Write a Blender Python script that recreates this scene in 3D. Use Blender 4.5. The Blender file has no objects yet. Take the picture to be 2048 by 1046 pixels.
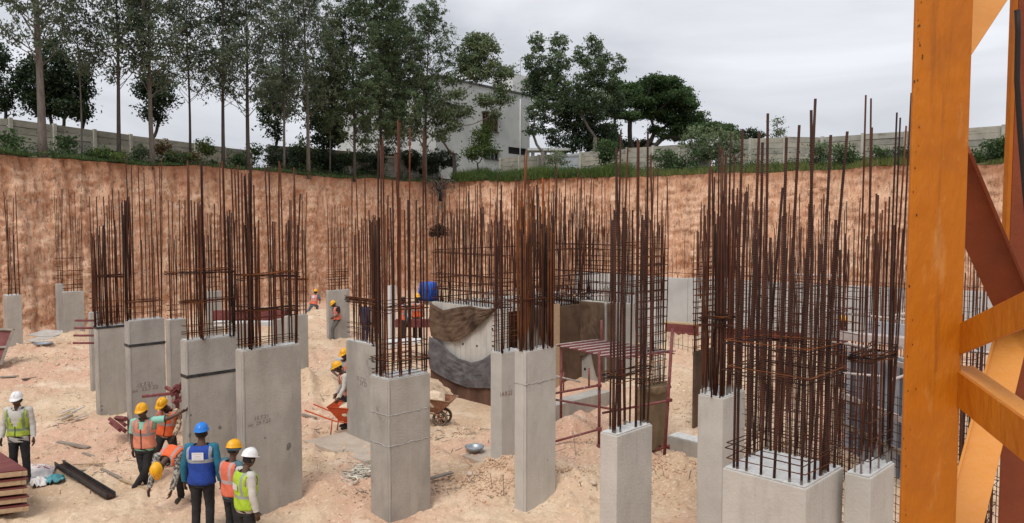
import bpy, bmesh, math, random
import numpy as np
from mathutils import Vector, Matrix
rnd = random.Random(7)
SC = bpy.context.scene
COL = SC.collection
F = 1500.0; PITCH = math.radians(3.17); CZ = 5.0
cp, sp = math.cos(PITCH), math.sin(PITCH)
# ---------------- camera
cam_d = bpy.data.cameras.new('camera'); cam = bpy.data.objects.new('camera', cam_d); COL.objects.link(cam)
cam.location = (0, 0, CZ); cam.rotation_euler = (math.radians(90) - PITCH, 0, 0)
cam_d.sensor_width = 36; cam_d.lens = 36 * F / 2048; cam_d.clip_start = .05; cam_d.clip_end = 3000
SC.camera = cam
# ---------------- world: overcast sky
w = bpy.data.worlds.new('World'); SC.world = w; w.use_nodes = True
SUN_EL, SUN_AZ = math.radians(58), math.radians(200)
nt = w.node_tree; nt.nodes.clear()
def wn(t, **k):
    n = nt.nodes.new(t)
    for a, b in k.items(): setattr(n, a, b)
    return n
out = wn('ShaderNodeOutputWorld'); bg = wn('ShaderNodeBackground'); bg.inputs[1].default_value = .1
sky = wn('ShaderNodeTexSky', sky_type='NISHITA'); sky.sun_disc = False; sky.sun_elevation = SUN_EL; sky.sun_rotation = SUN_AZ
sky.dust_density = 4
tc = wn('ShaderNodeTexCoord'); mp = wn('ShaderNodeMapping'); mp.inputs['Scale'].default_value = (1.0, 1.0, 3.2); mp.inputs['Location'].default_value = (.35, .2, .1)
nz = wn('ShaderNodeTexNoise'); nz.inputs['Scale'].default_value = 2.3; nz.inputs['Detail'].default_value = 5; nz.inputs['Roughness'].default_value = .5; nz.inputs['Distortion'].default_value = .4
cr = wn('ShaderNodeValToRGB'); cr.color_ramp.elements[0].position = .34; cr.color_ramp.elements[1].position = .66
cr.color_ramp.elements[0].color = (4.7, 4.9, 5.35, 1); cr.color_ramp.elements[1].color = (7.9, 8.05, 8.5, 1)
mx = wn('ShaderNodeMixRGB'); mx.inputs[0].default_value = .96
L = nt.links.new
L(tc.outputs['Generated'], mp.inputs[0]); L(mp.outputs[0], nz.inputs['Vector']); L(nz.outputs['Fac'], cr.inputs[0])
L(sky.outputs[0], mx.inputs[1]); L(cr.outputs[0], mx.inputs[2]); L(mx.outputs[0], bg.inputs[0]); L(bg.outputs[0], out.inputs[0])
# ---------------- sun (overcast: weak and broad)
sd = bpy.data.lights.new('sun', 'SUN'); sd.energy = 1.9; sd.angle = math.radians(25); sd.color = (1, .97, .92)
so = bpy.data.objects.new('sun', sd); COL.objects.link(so)
sdir = Vector((math.sin(SUN_AZ) * math.cos(SUN_EL), math.cos(SUN_AZ) * math.cos(SUN_EL), math.sin(SUN_EL)))
so.rotation_euler = sdir.to_track_quat('Z', 'Y').to_euler(); so.location = (0, 0, 30)
SC.view_settings.view_transform = 'Standard'; SC.view_settings.look = 'None'
SC.view_settings.exposure = 0.25; SC.view_settings.gamma = 1; SC.view_settings.use_curve_mapping = False
SC.render.engine = 'CYCLES'; SC.cycles.max_bounces = 5; SC.cycles.diffuse_bounces = 3; SC.cycles.transparent_max_bounces = 6

# ---------------- photo geometry helpers (pixel of the 2048 px photograph -> point of the world)
FW = Vector((0, cp, -sp)); UP = Vector((0, sp, cp)); RT = Vector((1, 0, 0)); CAM = Vector((0, 0, CZ))
def ray(px, py): return FW * F + RT * (px - 1024) + UP * (523 - py)
def at(px, py, Y): d = ray(px, py); return CAM + d * (Y / d.y)
def onz(px, py, z=0.0): d = ray(px, py); return CAM + d * ((z - CZ) / d.z)
def onplane(px, py, P, n): d = ray(px, py); return CAM + d * ((Vector(P) - CAM).dot(n) / d.dot(n))
def proj(p): q = Vector(p) - CAM; dz = q.dot(FW); return 1024 + F * q.x / dz, 523 - F * q.dot(UP) / dz
S2 = math.sqrt(.5)
U = Vector((S2, S2, 0)); V = Vector((-S2, S2, 0)); Z = Vector((0, 0, 1)); N_R = Vector((S2, -S2, 0)); N_L = Vector((-S2, -S2, 0))

# ---------------- numpy value noise
def _h(ix, iy, s): v = np.sin(ix * 127.1 + iy * 311.7 + s * 74.7) * 43758.5453; return v - np.floor(v)
def vn(x, y, s=0):
    x = np.asarray(x, float); y = np.asarray(y, float)
    xi = np.floor(x); yi = np.floor(y); fx = x - xi; fy = y - yi
    fx = fx * fx * (3 - 2 * fx); fy = fy * fy * (3 - 2 * fy)
    a = _h(xi, yi, s); b = _h(xi + 1, yi, s); c = _h(xi, yi + 1, s); d = _h(xi + 1, yi + 1, s)
    return (a * (1 - fx) + b * fx) * (1 - fy) + (c * (1 - fx) + d * fx) * fy
def fbm(x, y, s=0, o=4):
    t = 0; a = .5
    for k in range(o): t = t + a * (vn(x * 2 ** k, y * 2 ** k, s + k) - .5); a *= .5
    return t

# ---------------- objects
ORG = {}
def org(o): return ORG.get(o.name, Vector((0, 0, 0)))
def link(name, me, mats=None, parent=None, smooth=False):
    o = bpy.data.objects.new(name, me); COL.objects.link(o)
    if mats is not None:
        for m in (mats if isinstance(mats, (list, tuple)) else [mats]): me.materials.append(m)
    if parent is not None: o.parent = parent; ORG[o.name] = org(parent)
    if smooth:
        me.polygons.foreach_set('use_smooth', [True] * len(me.polygons))
    return o
def thing(name, label, cat, loc=(0, 0, 0), group=None):
    o = bpy.data.objects.new(name, None); COL.objects.link(o); o.empty_display_size = .2
    o.location = loc; ORG[o.name] = Vector(loc); o['label'] = label; o['category'] = cat
    if group: o['group'] = group
    return o
def tag(o, label, cat, group=None):
    o['label'] = label; o['category'] = cat
    if group: o['group'] = group
    return o
def mesh(name, vs, fs, mats=None, parent=None, smooth=False, mi=None):
    me = bpy.data.meshes.new(name)
    off = org(parent) if parent is not None else Vector((0, 0, 0))
    me.from_pydata([tuple(Vector(v) - off) for v in vs], [], fs)
    if mi is not None: me.polygons.foreach_set('material_index', mi)
    me.update()
    return link(name, me, mats, parent, smooth)
def npmesh(name, V_, Q, mats=None, parent=None, smooth=False, n=4, attr=None):
    off = org(parent) if parent is not None else Vector((0, 0, 0))
    V_ = np.asarray(V_, np.float32) - np.array(off, np.float32); Q = np.asarray(Q, np.int32)
    me = bpy.data.meshes.new(name)
    me.vertices.add(len(V_)); me.vertices.foreach_set('co', V_.ravel())
    me.loops.add(Q.size); me.loops.foreach_set('vertex_index', Q.ravel())
    me.polygons.add(len(Q)); me.polygons.foreach_set('loop_start', np.arange(0, Q.size, n, dtype=np.int32))
    try: me.polygons.foreach_set('loop_total', np.full(len(Q), n, np.int32))
    except Exception: pass
    me.update(calc_edges=True)
    if attr is not None:
        for k, (v, dom) in attr.items():
            a = me.attributes.new(k, 'FLOAT', dom); a.data.foreach_set('value', np.asarray(v, np.float32))
    return link(name, me, mats, parent, smooth)
def boxv(c, ax, ay, az):
    c = Vector(c); r = []
    for k in (0, 1):
        for i, j in ((0, 0), (1, 0), (1, 1), (0, 1)): r.append(c + ax * i + ay * j + az * k)
    return r
BF = [(0, 3, 2, 1), (4, 5, 6, 7), (0, 1, 5, 4), (1, 2, 6, 5), (2, 3, 7, 6), (3, 0, 4, 7)]
def box(name, c, ax, ay, az, m, parent=None, bevel=0):
    """box from corner c along three edge vectors"""
    ax, ay, az = Vector(ax), Vector(ay), Vector(az)
    o = mesh(name, boxv(c, ax, ay, az), BF, m, parent)
    bm = bmesh.new(); bm.from_mesh(o.data); bmesh.ops.recalc_face_normals(bm, faces=bm.faces)
    if bevel: bmesh.ops.bevel(bm, geom=list(bm.edges), offset=bevel, segments=2, affect='EDGES', profile=.6)
    bm.to_mesh(o.data); bm.free(); return o
def cbox(name, c, sx, sy, sz, m, parent=None, rz=0, bevel=0, tilt=None):
    R = Matrix.Rotation(rz, 3, 'Z')
    if tilt: R = R @ Matrix.Rotation(tilt[0], 3, 'X') @ Matrix.Rotation(tilt[1], 3, 'Y')
    ax, ay, az = R @ Vector((sx, 0, 0)), R @ Vector((0, sy, 0)), R @ Vector((0, 0, sz))
    return box(name, Vector(c) - ax / 2 - ay / 2 - az / 2, ax, ay, az, m, parent, bevel)
def tubevf(pts, rs, n=6, cap=True, closed=False, vs=None, fs=None):
    vs = [] if vs is None else vs; fs = [] if fs is None else fs
    pts = [Vector(p) for p in pts]; m = len(pts); base = len(vs)
    if not isinstance(rs, (list, tuple)): rs = [rs] * m
    ref = None
    for i, p in enumerate(pts):
        a = pts[(i - 1) % m] if (closed or i > 0) else p; b = pts[(i + 1) % m] if (closed or i < m - 1) else p
        t = (b - a).normalized()
        if ref is None: ref = Vector((1, 0, 0)) if abs(t.x) < .8 else Vector((0, 1, 0))
        x = (ref - t * ref.dot(t)).normalized(); y = t.cross(x); ref = x
        for k in range(n):
            an = 2 * math.pi * k / n
            vs.append(p + (x * math.cos(an) + y * math.sin(an)) * rs[i])
    for i in range(m if closed else m - 1):
        a, b = base + i * n, base + ((i + 1) % m) * n
        for k in range(n):
            k2 = (k + 1) % n; fs.append((a + k, a + k2, b + k2, b + k))
    if cap and not closed:
        fs.append(tuple(base + k for k in reversed(range(n)))); fs.append(tuple(base + (m - 1) * n + k for k in range(n)))
    return vs, fs
def tube(name, pts, rs, m, parent=None, n=6, smooth=True, closed=False):
    vs, fs = tubevf(pts, rs, n, True, closed)
    return mesh(name, vs, fs, m, parent, smooth)
def lathe(name, prof, c, m, parent=None, n=20, axis=Z, smooth=True, sx=1, sy=1, close=False):
    axis = Vector(axis).normalized(); x = axis.orthogonal().normalized(); y = axis.cross(x); vs = []; fs = []
    for r, z in prof:
        for k in range(n):
            a = 2 * math.pi * k / n; vs.append(Vector(c) + x * (math.cos(a) * r * sx) + y * (math.sin(a) * r * sy) + axis * z)
    k_ = len(prof)
    for i in range(k_ if close else k_ - 1):
        for k in range(n):
            k2 = (k + 1) % n; j = (i + 1) % k_; fs.append((i * n + k, i * n + k2, j * n + k2, j * n + k))
    return mesh(name, vs, fs, m, parent, smooth)

# ---------------- materials
def mat(name, col, rough=.85, col2=None, scale=3, detail=6, bump=0, bscale=20, stretch=(1, 1, 1), spec=.3, metal=0, objrand=None, contrast=(.35, .65), coords='Object'):
    m = bpy.data.materials.new(name); m.use_nodes = True; n = m.node_tree; b = n.nodes['Principled BSDF']
    b.inputs['Roughness'].default_value = rough; b.inputs['Metallic'].default_value = metal
    b.inputs['Specular IOR Level'].default_value = spec; b.inputs['Base Color'].default_value = (*col, 1)
    m['_'] = 0
    t = n.nodes.new('ShaderNodeTexCoord'); mp = n.nodes.new('ShaderNodeMapping'); mp.inputs['Scale'].default_value = stretch
    n.links.new(t.outputs[coords], mp.inputs[0]); m.node_tree.nodes['Mapping'].name = 'MP'
    last = None
    if col2 is not None:
        z = n.nodes.new('ShaderNodeTexNoise'); z.inputs['Scale'].default_value = scale; z.inputs['Detail'].default_value = detail; z.inputs['Roughness'].default_value = .62
        n.links.new(mp.outputs[0], z.inputs['Vector'])
        r = n.nodes.new('ShaderNodeValToRGB'); r.color_ramp.elements[0].position = contrast[0]; r.color_ramp.elements[1].position = contrast[1]
        r.color_ramp.elements[0].color = (*col, 1); r.color_ramp.elements[1].color = (*col2, 1)
        n.links.new(z.outputs['Fac'], r.inputs[0]); last = r.outputs[0]
        n.links.new(last, b.inputs['Base Color'])
    if objrand is not None:
        oi = n.nodes.new('ShaderNodeObjectInfo'); r2 = n.nodes.new('ShaderNodeValToRGB'); r2.color_ramp.elements.remove(r2.color_ramp.elements[0])
        for i, c in enumerate(objrand):
            e = r2.color_ramp.elements[0] if i == 0 else r2.color_ramp.elements.new(i / (len(objrand) - 1))
            e.position = i / (len(objrand) - 1); e.color = (*c, 1)
        n.links.new(oi.outputs['Random'], r2.inputs[0])
        x = n.nodes.new('ShaderNodeMixRGB'); x.blend_type = 'MULTIPLY'; x.inputs[0].default_value = 1
        if last: n.links.new(last, x.inputs[1])
        else: x.inputs[1].default_value = (*col, 1)
        n.links.new(r2.outputs[0], x.inputs[2]); last = x.outputs[0]; n.links.new(last, b.inputs['Base Color'])
    if bump:
        z2 = n.nodes.new('ShaderNodeTexNoise'); z2.inputs['Scale'].default_value = bscale; z2.inputs['Detail'].default_value = 7
        n.links.new(mp.outputs[0], z2.inputs['Vector']); bp = n.nodes.new('ShaderNodeBump'); bp.inputs['Strength'].default_value = bump; bp.inputs['Distance'].default_value = .03
        n.links.new(z2.outputs['Fac'], bp.inputs['Height']); n.links.new(bp.outputs[0], b.inputs['Normal'])
    return m
def addmix(m, col, scale, lo, hi, stretch=(1, 1, 1), blend='MIX', fac=1.0, seed=0, kind='noise', detail=5):
    """lay another procedural colour over a material's base colour"""
    n = m.node_tree; b = n.nodes['Principled BSDF']; t = n.nodes.new('ShaderNodeTexCoord'); mp = n.nodes.new('ShaderNodeMapping')
    mp.inputs['Scale'].default_value = stretch; mp.inputs['Location'].default_value = (seed * 3.1, seed * 1.7, seed * .9)
    n.links.new(t.outputs['Object'], mp.inputs[0])
    if kind == 'noise':
        z = n.nodes.new('ShaderNodeTexNoise'); z.inputs['Detail'].default_value = detail; z.inputs['Roughness'].default_value = .65; o = z.outputs['Fac']
    else:
        z = n.nodes.new('ShaderNodeTexVoronoi'); o = z.outputs['Distance']
    z.inputs['Scale'].default_value = scale; n.links.new(mp.outputs[0], z.inputs['Vector'])
    r = n.nodes.new('ShaderNodeMapRange'); r.inputs[1].default_value = lo; r.inputs[2].default_value = hi; r.inputs[3].default_value = 0; r.inputs[4].default_value = fac
    n.links.new(o, r.inputs[0])
    x = n.nodes.new('ShaderNodeMixRGB'); x.blend_type = blend; n.links.new(r.outputs[0], x.inputs[0])
    s = b.inputs['Base Color']
    if s.is_linked: n.links.new(s.links[0].from_socket, x.inputs[1])
    else: x.inputs[1].default_value = s.default_value
    x.inputs[2].default_value = (*col, 1); n.links.new(x.outputs[0], s); return m
CONC_TINT = [(.86, .88, .9), (1, 1, 1), (.93, .92, .9), (1.04, 1.03, 1.0)]
M_conc = mat('cast_concrete', (.36, .34, .31), .8, (.46, .435, .40), 1.6, 8, .25, 30, objrand=CONC_TINT)
addmix(M_conc, (.235, .22, .20), 2.2, .52, .75, (1, 1, .25), fac=.6, seed=3)
addmix(M_conc, (.50, .475, .435), 3.5, .58, .8, (2, 2, .12), fac=.55, seed=5)
addmix(M_conc, (.17, .15, .13), 5, .62, .74, (1, 1, .6), fac=.5, seed=9)
addmix(M_conc, (.26, .245, .225), .8, .5, .62, (1, 1, .5), fac=.55, seed=14)
addmix(M_conc, (.30, .25, .19), 1.6, .56, .7, (2, 2, .2), fac=.4, seed=16)
addmix(M_conc, (.2, .16, .12), 7, .64, .8, (3, 3, .1), fac=.5, seed=12)
M_conc_fresh = mat('new_concrete', (.475, .45, .41), .8, (.56, .535, .49), 1.8, 8, .2, 30)
addmix(M_conc_fresh, (.34, .32, .285), 2.5, .52, .74, (1, 1, .3), fac=.7, seed=4)
addmix(M_conc_fresh, (.28, .24, .2), 6, .6, .75, (2, 2, .15), fac=.5, seed=6)
M_slurry = mat('cement_slurry_top', (.55, .545, .53), .9, (.68, .675, .66), 9, 6, .8, 30)
M_wallc = mat('retaining_wall_concrete', (.40, .40, .39), .85, (.50, .50, .485), .8, 6, .2, 20)
M_joint = mat('cement_smear', (.3, .29, .27), .9, (.42, .41, .39), 14, 4)
M_black = mat('black_tape', (.02, .02, .022), .55, (.06, .06, .06), 6)
RT3 = [(.5, .48, .5), (.85, .82, .8), (.62, .62, .66), (1.25, 1.0, .8), (.5, .5, .55), (.9, .82, .8)]
def rust(name, c1, c2, ribs=False):
    m = mat(name, c1, .85, c2, 7, 5, 0, 20, (1, 1, .5), objrand=RT3, spec=.25)
    n = m.node_tree; b = n.nodes['Principled BSDF']
    a = n.nodes.new('ShaderNodeAttribute'); a.attribute_name = 'cem'
    cl = n.nodes.new('ShaderNodeClamp'); cl.inputs['Max'].default_value = .85; n.links.new(a.outputs['Fac'], cl.inputs[0]); x = n.nodes.new('ShaderNodeMixRGB'); n.links.new(cl.outputs[0], x.inputs[0]); n.links.new(b.inputs['Base Color'].links[0].from_socket, x.inputs[1])
    x.inputs[2].default_value = (.42, .41, .39, 1); n.links.new(x.outputs[0], b.inputs['Base Color'])
    if ribs:
        t = n.nodes.new('ShaderNodeTexCoord'); wv = n.nodes.new('ShaderNodeTexWave'); wv.bands_direction = 'Z'; wv.inputs['Scale'].default_value = 14; wv.inputs['Distortion'].default_value = .6
        n.links.new(t.outputs['Object'], wv.inputs['Vector']); bp = n.nodes.new('ShaderNodeBump'); bp.inputs['Strength'].default_value = .9; bp.inputs['Distance'].default_value = .006
        n.links.new(wv.outputs['Fac'], bp.inputs['Height']); n.links.new(bp.outputs[0], b.inputs['Normal'])
    return m
M_rust = rust('rusted_steel', (.07, .027, .016), (.13, .05, .026))
M_rust_near = rust('ribbed_rusted_steel', (.055, .026, .019), (.105, .05, .034), True)
M_rust_or = rust('orange_rusted_steel', (.14, .05, .02), (.27, .1, .03))
M_rust_dk = rust('dark_steel', (.038, .02, .016), (.075, .036, .026))
M_cem = mat('cement_coated_steel', (.38, .37, .36), .9, (.55, .54, .52), 12)
M_galv = mat('scaffold_tube_pale', (.42, .36, .34), .5, (.55, .48, .45), 9)
M_red = mat('red_oxide_paint', (.15, .035, .035), .6, (.22, .075, .07), 6, 6, .1, 30)
addmix(M_red, (.36, .30, .27), 8, .6, .72, fac=.7, seed=2)
M_maroon = mat('maroon_shutter_ply', (.13, .03, .03), .6, (.19, .055, .05), 4)
M_wood = mat('raw_timber', (.36, .24, .14), .85, (.5, .37, .24), 4, 6, .2, 30, (1, 8, 8))
M_greywood = mat('weathered_timber', (.20, .17, .14), .9, (.33, .28, .23), 4, 6, .2, 30, (1, 6, 6))
M_ply = mat('dusty_plywood', (.42, .39, .36), .9, (.55, .52, .48), 3)
M_burlap = mat('brown_burlap', (.085, .05, .032), .95, (.16, .105, .07), 1.6, 8, .15, 60)
addmix(M_burlap, (.03, .02, .015), 1.2, .5, .7, (1, 1, .5), fac=.8, seed=7)
M_burlap2 = mat('tan_burlap', (.17, .115, .065), .95, (.24, .17, .10), 3, 8, .5, 60)
addmix(M_burlap2, (.07, .045, .03), 1.5, .55, .75, (1, 1, .4), fac=.7, seed=2)
M_net = mat('grey_shade_net', (.085, .08, .085), .95, (.15, .14, .145), 3, 8, .15, 70)
M_rustwall = mat('rust_stained_sheet', (.07, .035, .025), .9, (.14, .075, .05), 2, 8, .3, 20, (1, 1, .3))
M_blue = mat('blue_plastic', (.02, .07, .34), .6, (.03, .12, .5), 3)
M_steelpanel = mat('blue_grey_formwork', (.36, .39, .45), .55, (.5, .53, .57), 3, 6)
M_dkblue = mat('dark_blue_rib', (.12, .14, .19), .6)
M_orange = mat('orange_mast_paint', (.43, .125, .004), .5, (.52, .165, .006), 1.6, 7, .35, 25, (1, 1, .4), spec=.35)
addmix(M_orange, (.34, .10, .012), 2.2, .5, .68, fac=.6, seed=1)
addmix(M_orange, (.24, .075, .008), 9, .6, .72, (2, 2, .12), fac=.55, seed=8)
addmix(M_orange, (.62, .36, .14), 5, .62, .75, (2, 2, .5), fac=.4, seed=11)
addmix(M_orange, (.50, .20, .03), 34, .62, .72, fac=.6, seed=4)
M_orange_l = mat('light_orange_mast_paint', (.60, .23, .035), .5, (.68, .29, .06), 2, 6, .2, 25)
M_mast_shade = mat('shaded_mast_paint', (.19, .045, .018), .55, (.27, .065, .022), 2, 6, .2, 25)  # shade on the mast's far legs and dark diagonal, put into a red-brown colour
M_gap = mat('joint_shade', (.05, .045, .04), .95)  # dark colour painting the shade between fence planks
M_cable = mat('black_cable', (.02, .018, .016), .6)
M_chip = mat('paint_chip', (.06, .03, .015), .9)
# ================= the pit, its cliffs and the land above
def gm(px, py, r, h, ry=None): p = onz(px, py, 0); return (p.x, p.y, r, ry or r, h)
MOUNDS = [gm(100, 712, 3.2, .35, 2.2), gm(640, 655, 1.6, .75, 2.4), gm(600, 770, 1.3, .4), gm(868, 790, .9, .42, 1.2), gm(1000, 800, 1.5, -1.6, 1.7), gm(935, 785, 1.0, -.75, 1.3),
          gm(1145, 885, .9, .55, .9), gm(1190, 868, .6, .3), gm(1370, 790, 1.4, .75, 2.2), gm(1400, 720, 3, .7, 3), gm(1010, 965, .7, .42),
          gm(1160, 985, .8, .3), gm(1350, 955, .8, .42), gm(640, 985, .9, .16), gm(275, 900, .9, .12), gm(540, 700, 2.2, .3), gm(1255, 690, 2, .5),
          gm(160, 690, 1.2, .35), gm(30, 745, 1.5, .2), gm(410, 960, .8, .1), gm(790, 690, 2, .25), gm(1090, 940, .8, .2), gm(700, 640, 1.2, .3)]
def _rt(a, b, c, d): p, q = onz(a, b), onz(c, d); return (p.x, p.y, q.x, q.y)
RUTS = [_rt(-30, 782, 190, 738), _rt(-30, 812, 190, 766), _rt(60, 905, 250, 850), _rt(610, 720, 690, 860), _rt(640, 715, 660, 960), _rt(870, 880, 990, 950)]
def gh(x, y):
    x = np.asarray(x, float); y = np.asarray(y, float)
    z = fbm(x * .35, y * .35, 1, 3) * .30 + fbm(x * 1.6, y * 1.6, 5, 4) * .13
    for mx_, my, rx, ry, h in MOUNDS:
        d = ((x - mx_) / rx) ** 2 + ((y - my) / ry) ** 2
        m = h * np.exp(-d * 1.3); z = z + m + np.minimum(abs(m), .3) * fbm(x * 3.3, y * 3.3, 9, 3) * .9
    for (ax_, ay_, bx_, by_) in RUTS:
        dx, dy = bx_ - ax_, by_ - ay_; L2_ = dx * dx + dy * dy; t_ = np.clip(((x - ax_) * dx + (y - ay_) * dy) / L2_, 0, 1); d = np.hypot(x - ax_ - t_ * dx, y - ay_ - t_ * dy)
        z = z - .075 * np.exp(-(d / .17) ** 2) + .04 * np.exp(-((d - .34) / .12) ** 2)
    return z
def ghs(x, y): return float(gh(np.array([x]), np.array([y]))[0])
M_ground = mat('sandy_soil', (.52, .36, .235), .95, (.66, .50, .35), .55, 12, 1.0, 11, contrast=(.38, .62), coords='Object')
addmix(M_ground, (.58, .34, .24), .22, .46, .60, fac=.8, seed=3)
addmix(M_ground, (.80, .68, .54), .9, .56, .72, fac=.6, seed=6)
addmix(M_ground, (.34, .22, .14), 4, .56, .66, fac=.5, seed=8, detail=9)
addmix(M_ground, (.80, .66, .50), 14, .56, .64, fac=.6, seed=18, detail=8)
addmix(M_ground, (.30, .20, .13), 24, .57, .65, fac=.6, seed=2, detail=7)
# tread-smoothed track across the left of the pit
ys = [7.0]
while ys[-1] < 60: ys.append(ys[-1] + .055 + .0045 * (ys[-1] - 7))
ys = np.array([-60, -30, -12, 0, 4] + ys); nx = 520
tt = np.linspace(-1, 1, nx)
Yg = np.repeat(ys, nx); wid = np.maximum(8, Yg * .86)
Xg = np.tile(tt, len(ys)) * wid
zg = gh(Xg, Yg)
# small clods
zg = zg + np.maximum(0, fbm(Xg * 6, Yg * 6, 31, 3) - .04) * .30 * (Yg < 34) + fbm(Xg * 2.2, Yg * 2.2, 33, 3) * .09
Vg = np.stack([Xg, Yg, zg], 1)
ii, jj = np.meshgrid(np.arange(len(ys) - 1), np.arange(nx - 1), indexing='ij'); a_ = (ii * nx + jj).ravel()
ground = npmesh('ground', Vg, np.stack([a_, a_ + 1, a_ + nx + 1, a_ + nx], 1), M_ground, smooth=True); ground['kind'] = 'structure'
# outer pit floor (out of the frame, flat)
of = mesh('pit_floor', [(-140, -140, -.35), (160, -140, -.35), (160, 120, -.35), (-140, 120, -.35)], [(0, 1, 2, 3)], M_ground); of['kind'] = 'structure'

CORN = Vector((-5.5, 57, 0))
PL = [Vector((-21.6 - 16.1 * 2.2, 31.6 - 25.4 * 2.2, 0)), CORN, Vector((-5.5 + 27.7 * 3.2, 57 - 19 * 3.2, 0)), Vector((25, -42, 0))]
def soft(p, q, n, a=None, b=None): return [p.lerp(q, k / n) for k in range(n)]
M_cliff = mat('excavated_earth', (.53, .275, .16), .95, (.70, .43, .285), 2.2, 12, 1.0, 9, (1, 1, .16), contrast=(.40, .58))
addmix(M_cliff, (.74, .54, .385), 2.2, .50, .62, (1.6, 1.6, .12), fac=.6, seed=2, detail=9)
addmix(M_cliff, (.50, .22, .12), .35, .52, .68, (1, 1, .6), fac=.4, seed=5)
addmix(M_cliff, (.36, .19, .115), 3.5, .54, .62, (2, 2, .1), fac=.42, seed=21, detail=8)
addmix(M_cliff, (.20, .10, .06), 3.2, .55, .63, (1, 1, .3), fac=.5, seed=8, detail=9)
addmix(M_cliff, (.18, .10, .065), 9, .55, .60, (1.2, 1.2, .26), fac=.65, seed=15, detail=5)
addmix(M_cliff, (.82, .64, .47), 12, .56, .61, (1.2, 1.2, .22), fac=.6, seed=17, detail=5)
addmix(M_cliff, (.80, .68, .52), 9, .62, .72, (1, 1, .3), fac=.7, seed=11)
n_ = M_cliff.node_tree; g_ = n_.nodes.new('ShaderNodeTexCoord'); s_ = n_.nodes.new('ShaderNodeSeparateXYZ'); n_.links.new(g_.outputs['Object'], s_.inputs[0])
z_ = n_.nodes.new('ShaderNodeTexNoise'); z_.inputs['Scale'].default_value = .6; ad = n_.nodes.new('ShaderNodeMath'); ad.operation = 'MULTIPLY_ADD'; ad.inputs[1].default_value = 2.4; n_.links.new(g_.outputs['Object'], z_.inputs['Vector']); n_.links.new(z_.outputs['Fac'], ad.inputs[0]); n_.links.new(s_.outputs[2], ad.inputs[2])
mr = n_.nodes.new('ShaderNodeMapRange'); mr.inputs[1].default_value = 7.6; mr.inputs[2].default_value = 9.2; mr.inputs[4].default_value = .75; n_.links.new(ad.outputs[0], mr.inputs[0])
xx = n_.nodes.new('ShaderNodeMixRGB'); bb_ = n_.nodes['Principled BSDF'].inputs['Base Color']; n_.links.new(mr.outputs[0], xx.inputs[0]); n_.links.new(bb_.links[0].from_socket, xx.inputs[1]); xx.inputs[2].default_value = (.30, .125, .06, 1); n_.links.new(xx.outputs[0], bb_)
def h_top(P):
    return 7.78 + .22 * fbm(P[0] * .35, P[1] * .35, 77, 3) * 2
rings_top = []
def cliff_wall(name, P, Q, n, m, fine=True):
    d = Q - P; ln = d.length; t = d.normalized(); nr = Vector((t.y, -t.x, 0))   # towards the pit
    if (Vector((0, 20, 0)) - P).dot(nr) < 0: nr = -nr
    s = np.linspace(0, ln, n); zt = np.array([float(h_top(P + t * k)) for k in s])
    v = np.linspace(0, 1, m)
    Sg = np.repeat(s, m); vg = np.tile(v, n); ztg = np.repeat(zt, m); zg = -.6 + (ztg + .6) * vg
    # excavator teeth: near-vertical grooves, lumps, batter
    wob = fbm(Sg * .25, zg * .25, 3, 3) * .9
    gro = fbm(Sg * 3.2 + wob, zg * .35, 13, 4) * .42
    gro = gro - np.abs(fbm(Sg * 2.3 + wob * .6, zg * .10, 63, 3)) * .9 - np.abs(fbm(Sg * 6 + wob, zg * .25, 66, 2)) * .35
    lump = fbm(Sg * 1.1, zg * 1.1, 21, 4) * .38
    fine_ = fbm(Sg * 5.5, zg * 5, 41, 3) * .42
    bat = (1 - vg) * .55 + np.exp(-((1 - vg) * 9) ** 2) * -.25
    off = bat + wob * .5 + gro + lump + fine_ + np.maximum(0, .12 - vg) * 5 * (.5 + fbm(Sg * .5, Sg * 0, 8, 3))
    X = P.x + t.x * Sg + nr.x * off; Y = P.y + t.y * Sg + nr.y * off
    i2, j2 = np.meshgrid(np.arange(n - 1), np.arange(m - 1), indexing='ij'); a = (i2 * m + j2).ravel()
    q = np.stack([a, a + m, a + m + 1, a + 1], 1)
    if nr.dot(Vector((t.y, -t.x, 0))) < 0: q = q[:, ::-1]
    o = npmesh(name, np.stack([X, Y, zg], 1), q, M_cliff, smooth=True); o['kind'] = 'structure'
    top = np.stack([X, Y, zg], 1)[m - 1::m]
    return o, top
w1, top1 = cliff_wall('cliff_face', PL[0], PL[1], 640, 90)
w2, top2 = cliff_wall('cliff_face', PL[1], PL[2], 560, 80)
w3, top3 = cliff_wall('cliff_face', PL[2], PL[3], 40, 12)
w4, top4 = cliff_wall('cliff_face', PL[3], PL[0], 40, 12)
loop = np.concatenate([top1, top2, top3, top4]); C0 = np.array([0, 20, 0.])
M_upland = mat('grassy_earth', (.13, .10, .05), .95, (.22, .15, .09), .8, 8, .6, 6)
addmix(M_upland, (.07, .10, .03), .6, .45, .6, fac=.9, seed=4)
ext = [0, .35, .9, 1.8, 3, 5, 9, 16, 30, 70, 200, 700]
rowsU = []
dirn = (loop - C0); dirn[:, 2] = 0; dirn /= np.linalg.norm(dirn, axis=1)[:, None]
for e in ext:
    r = loop + dirn * e
    rise = min(.55, e * .14)
    r[:, 2] = loop[:, 2] + .02 + rise + (fbm(r[:, 0] * .6, r[:, 1] * .6, 50, 3) * .25 if 0 < e < 20 else 0)
    if e > 40: r[:, 2] = 8.2
    rowsU.append(r)
VU = np.concatenate(rowsU); nl = len(loop)
qs = []
for i in range(len(ext) - 1):
    k = np.arange(nl); k2 = (k + 1) % nl
    qs.append(np.stack([i * nl + k, i * nl + k2, (i + 1) * nl + k2, (i + 1) * nl + k], 1))
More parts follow.
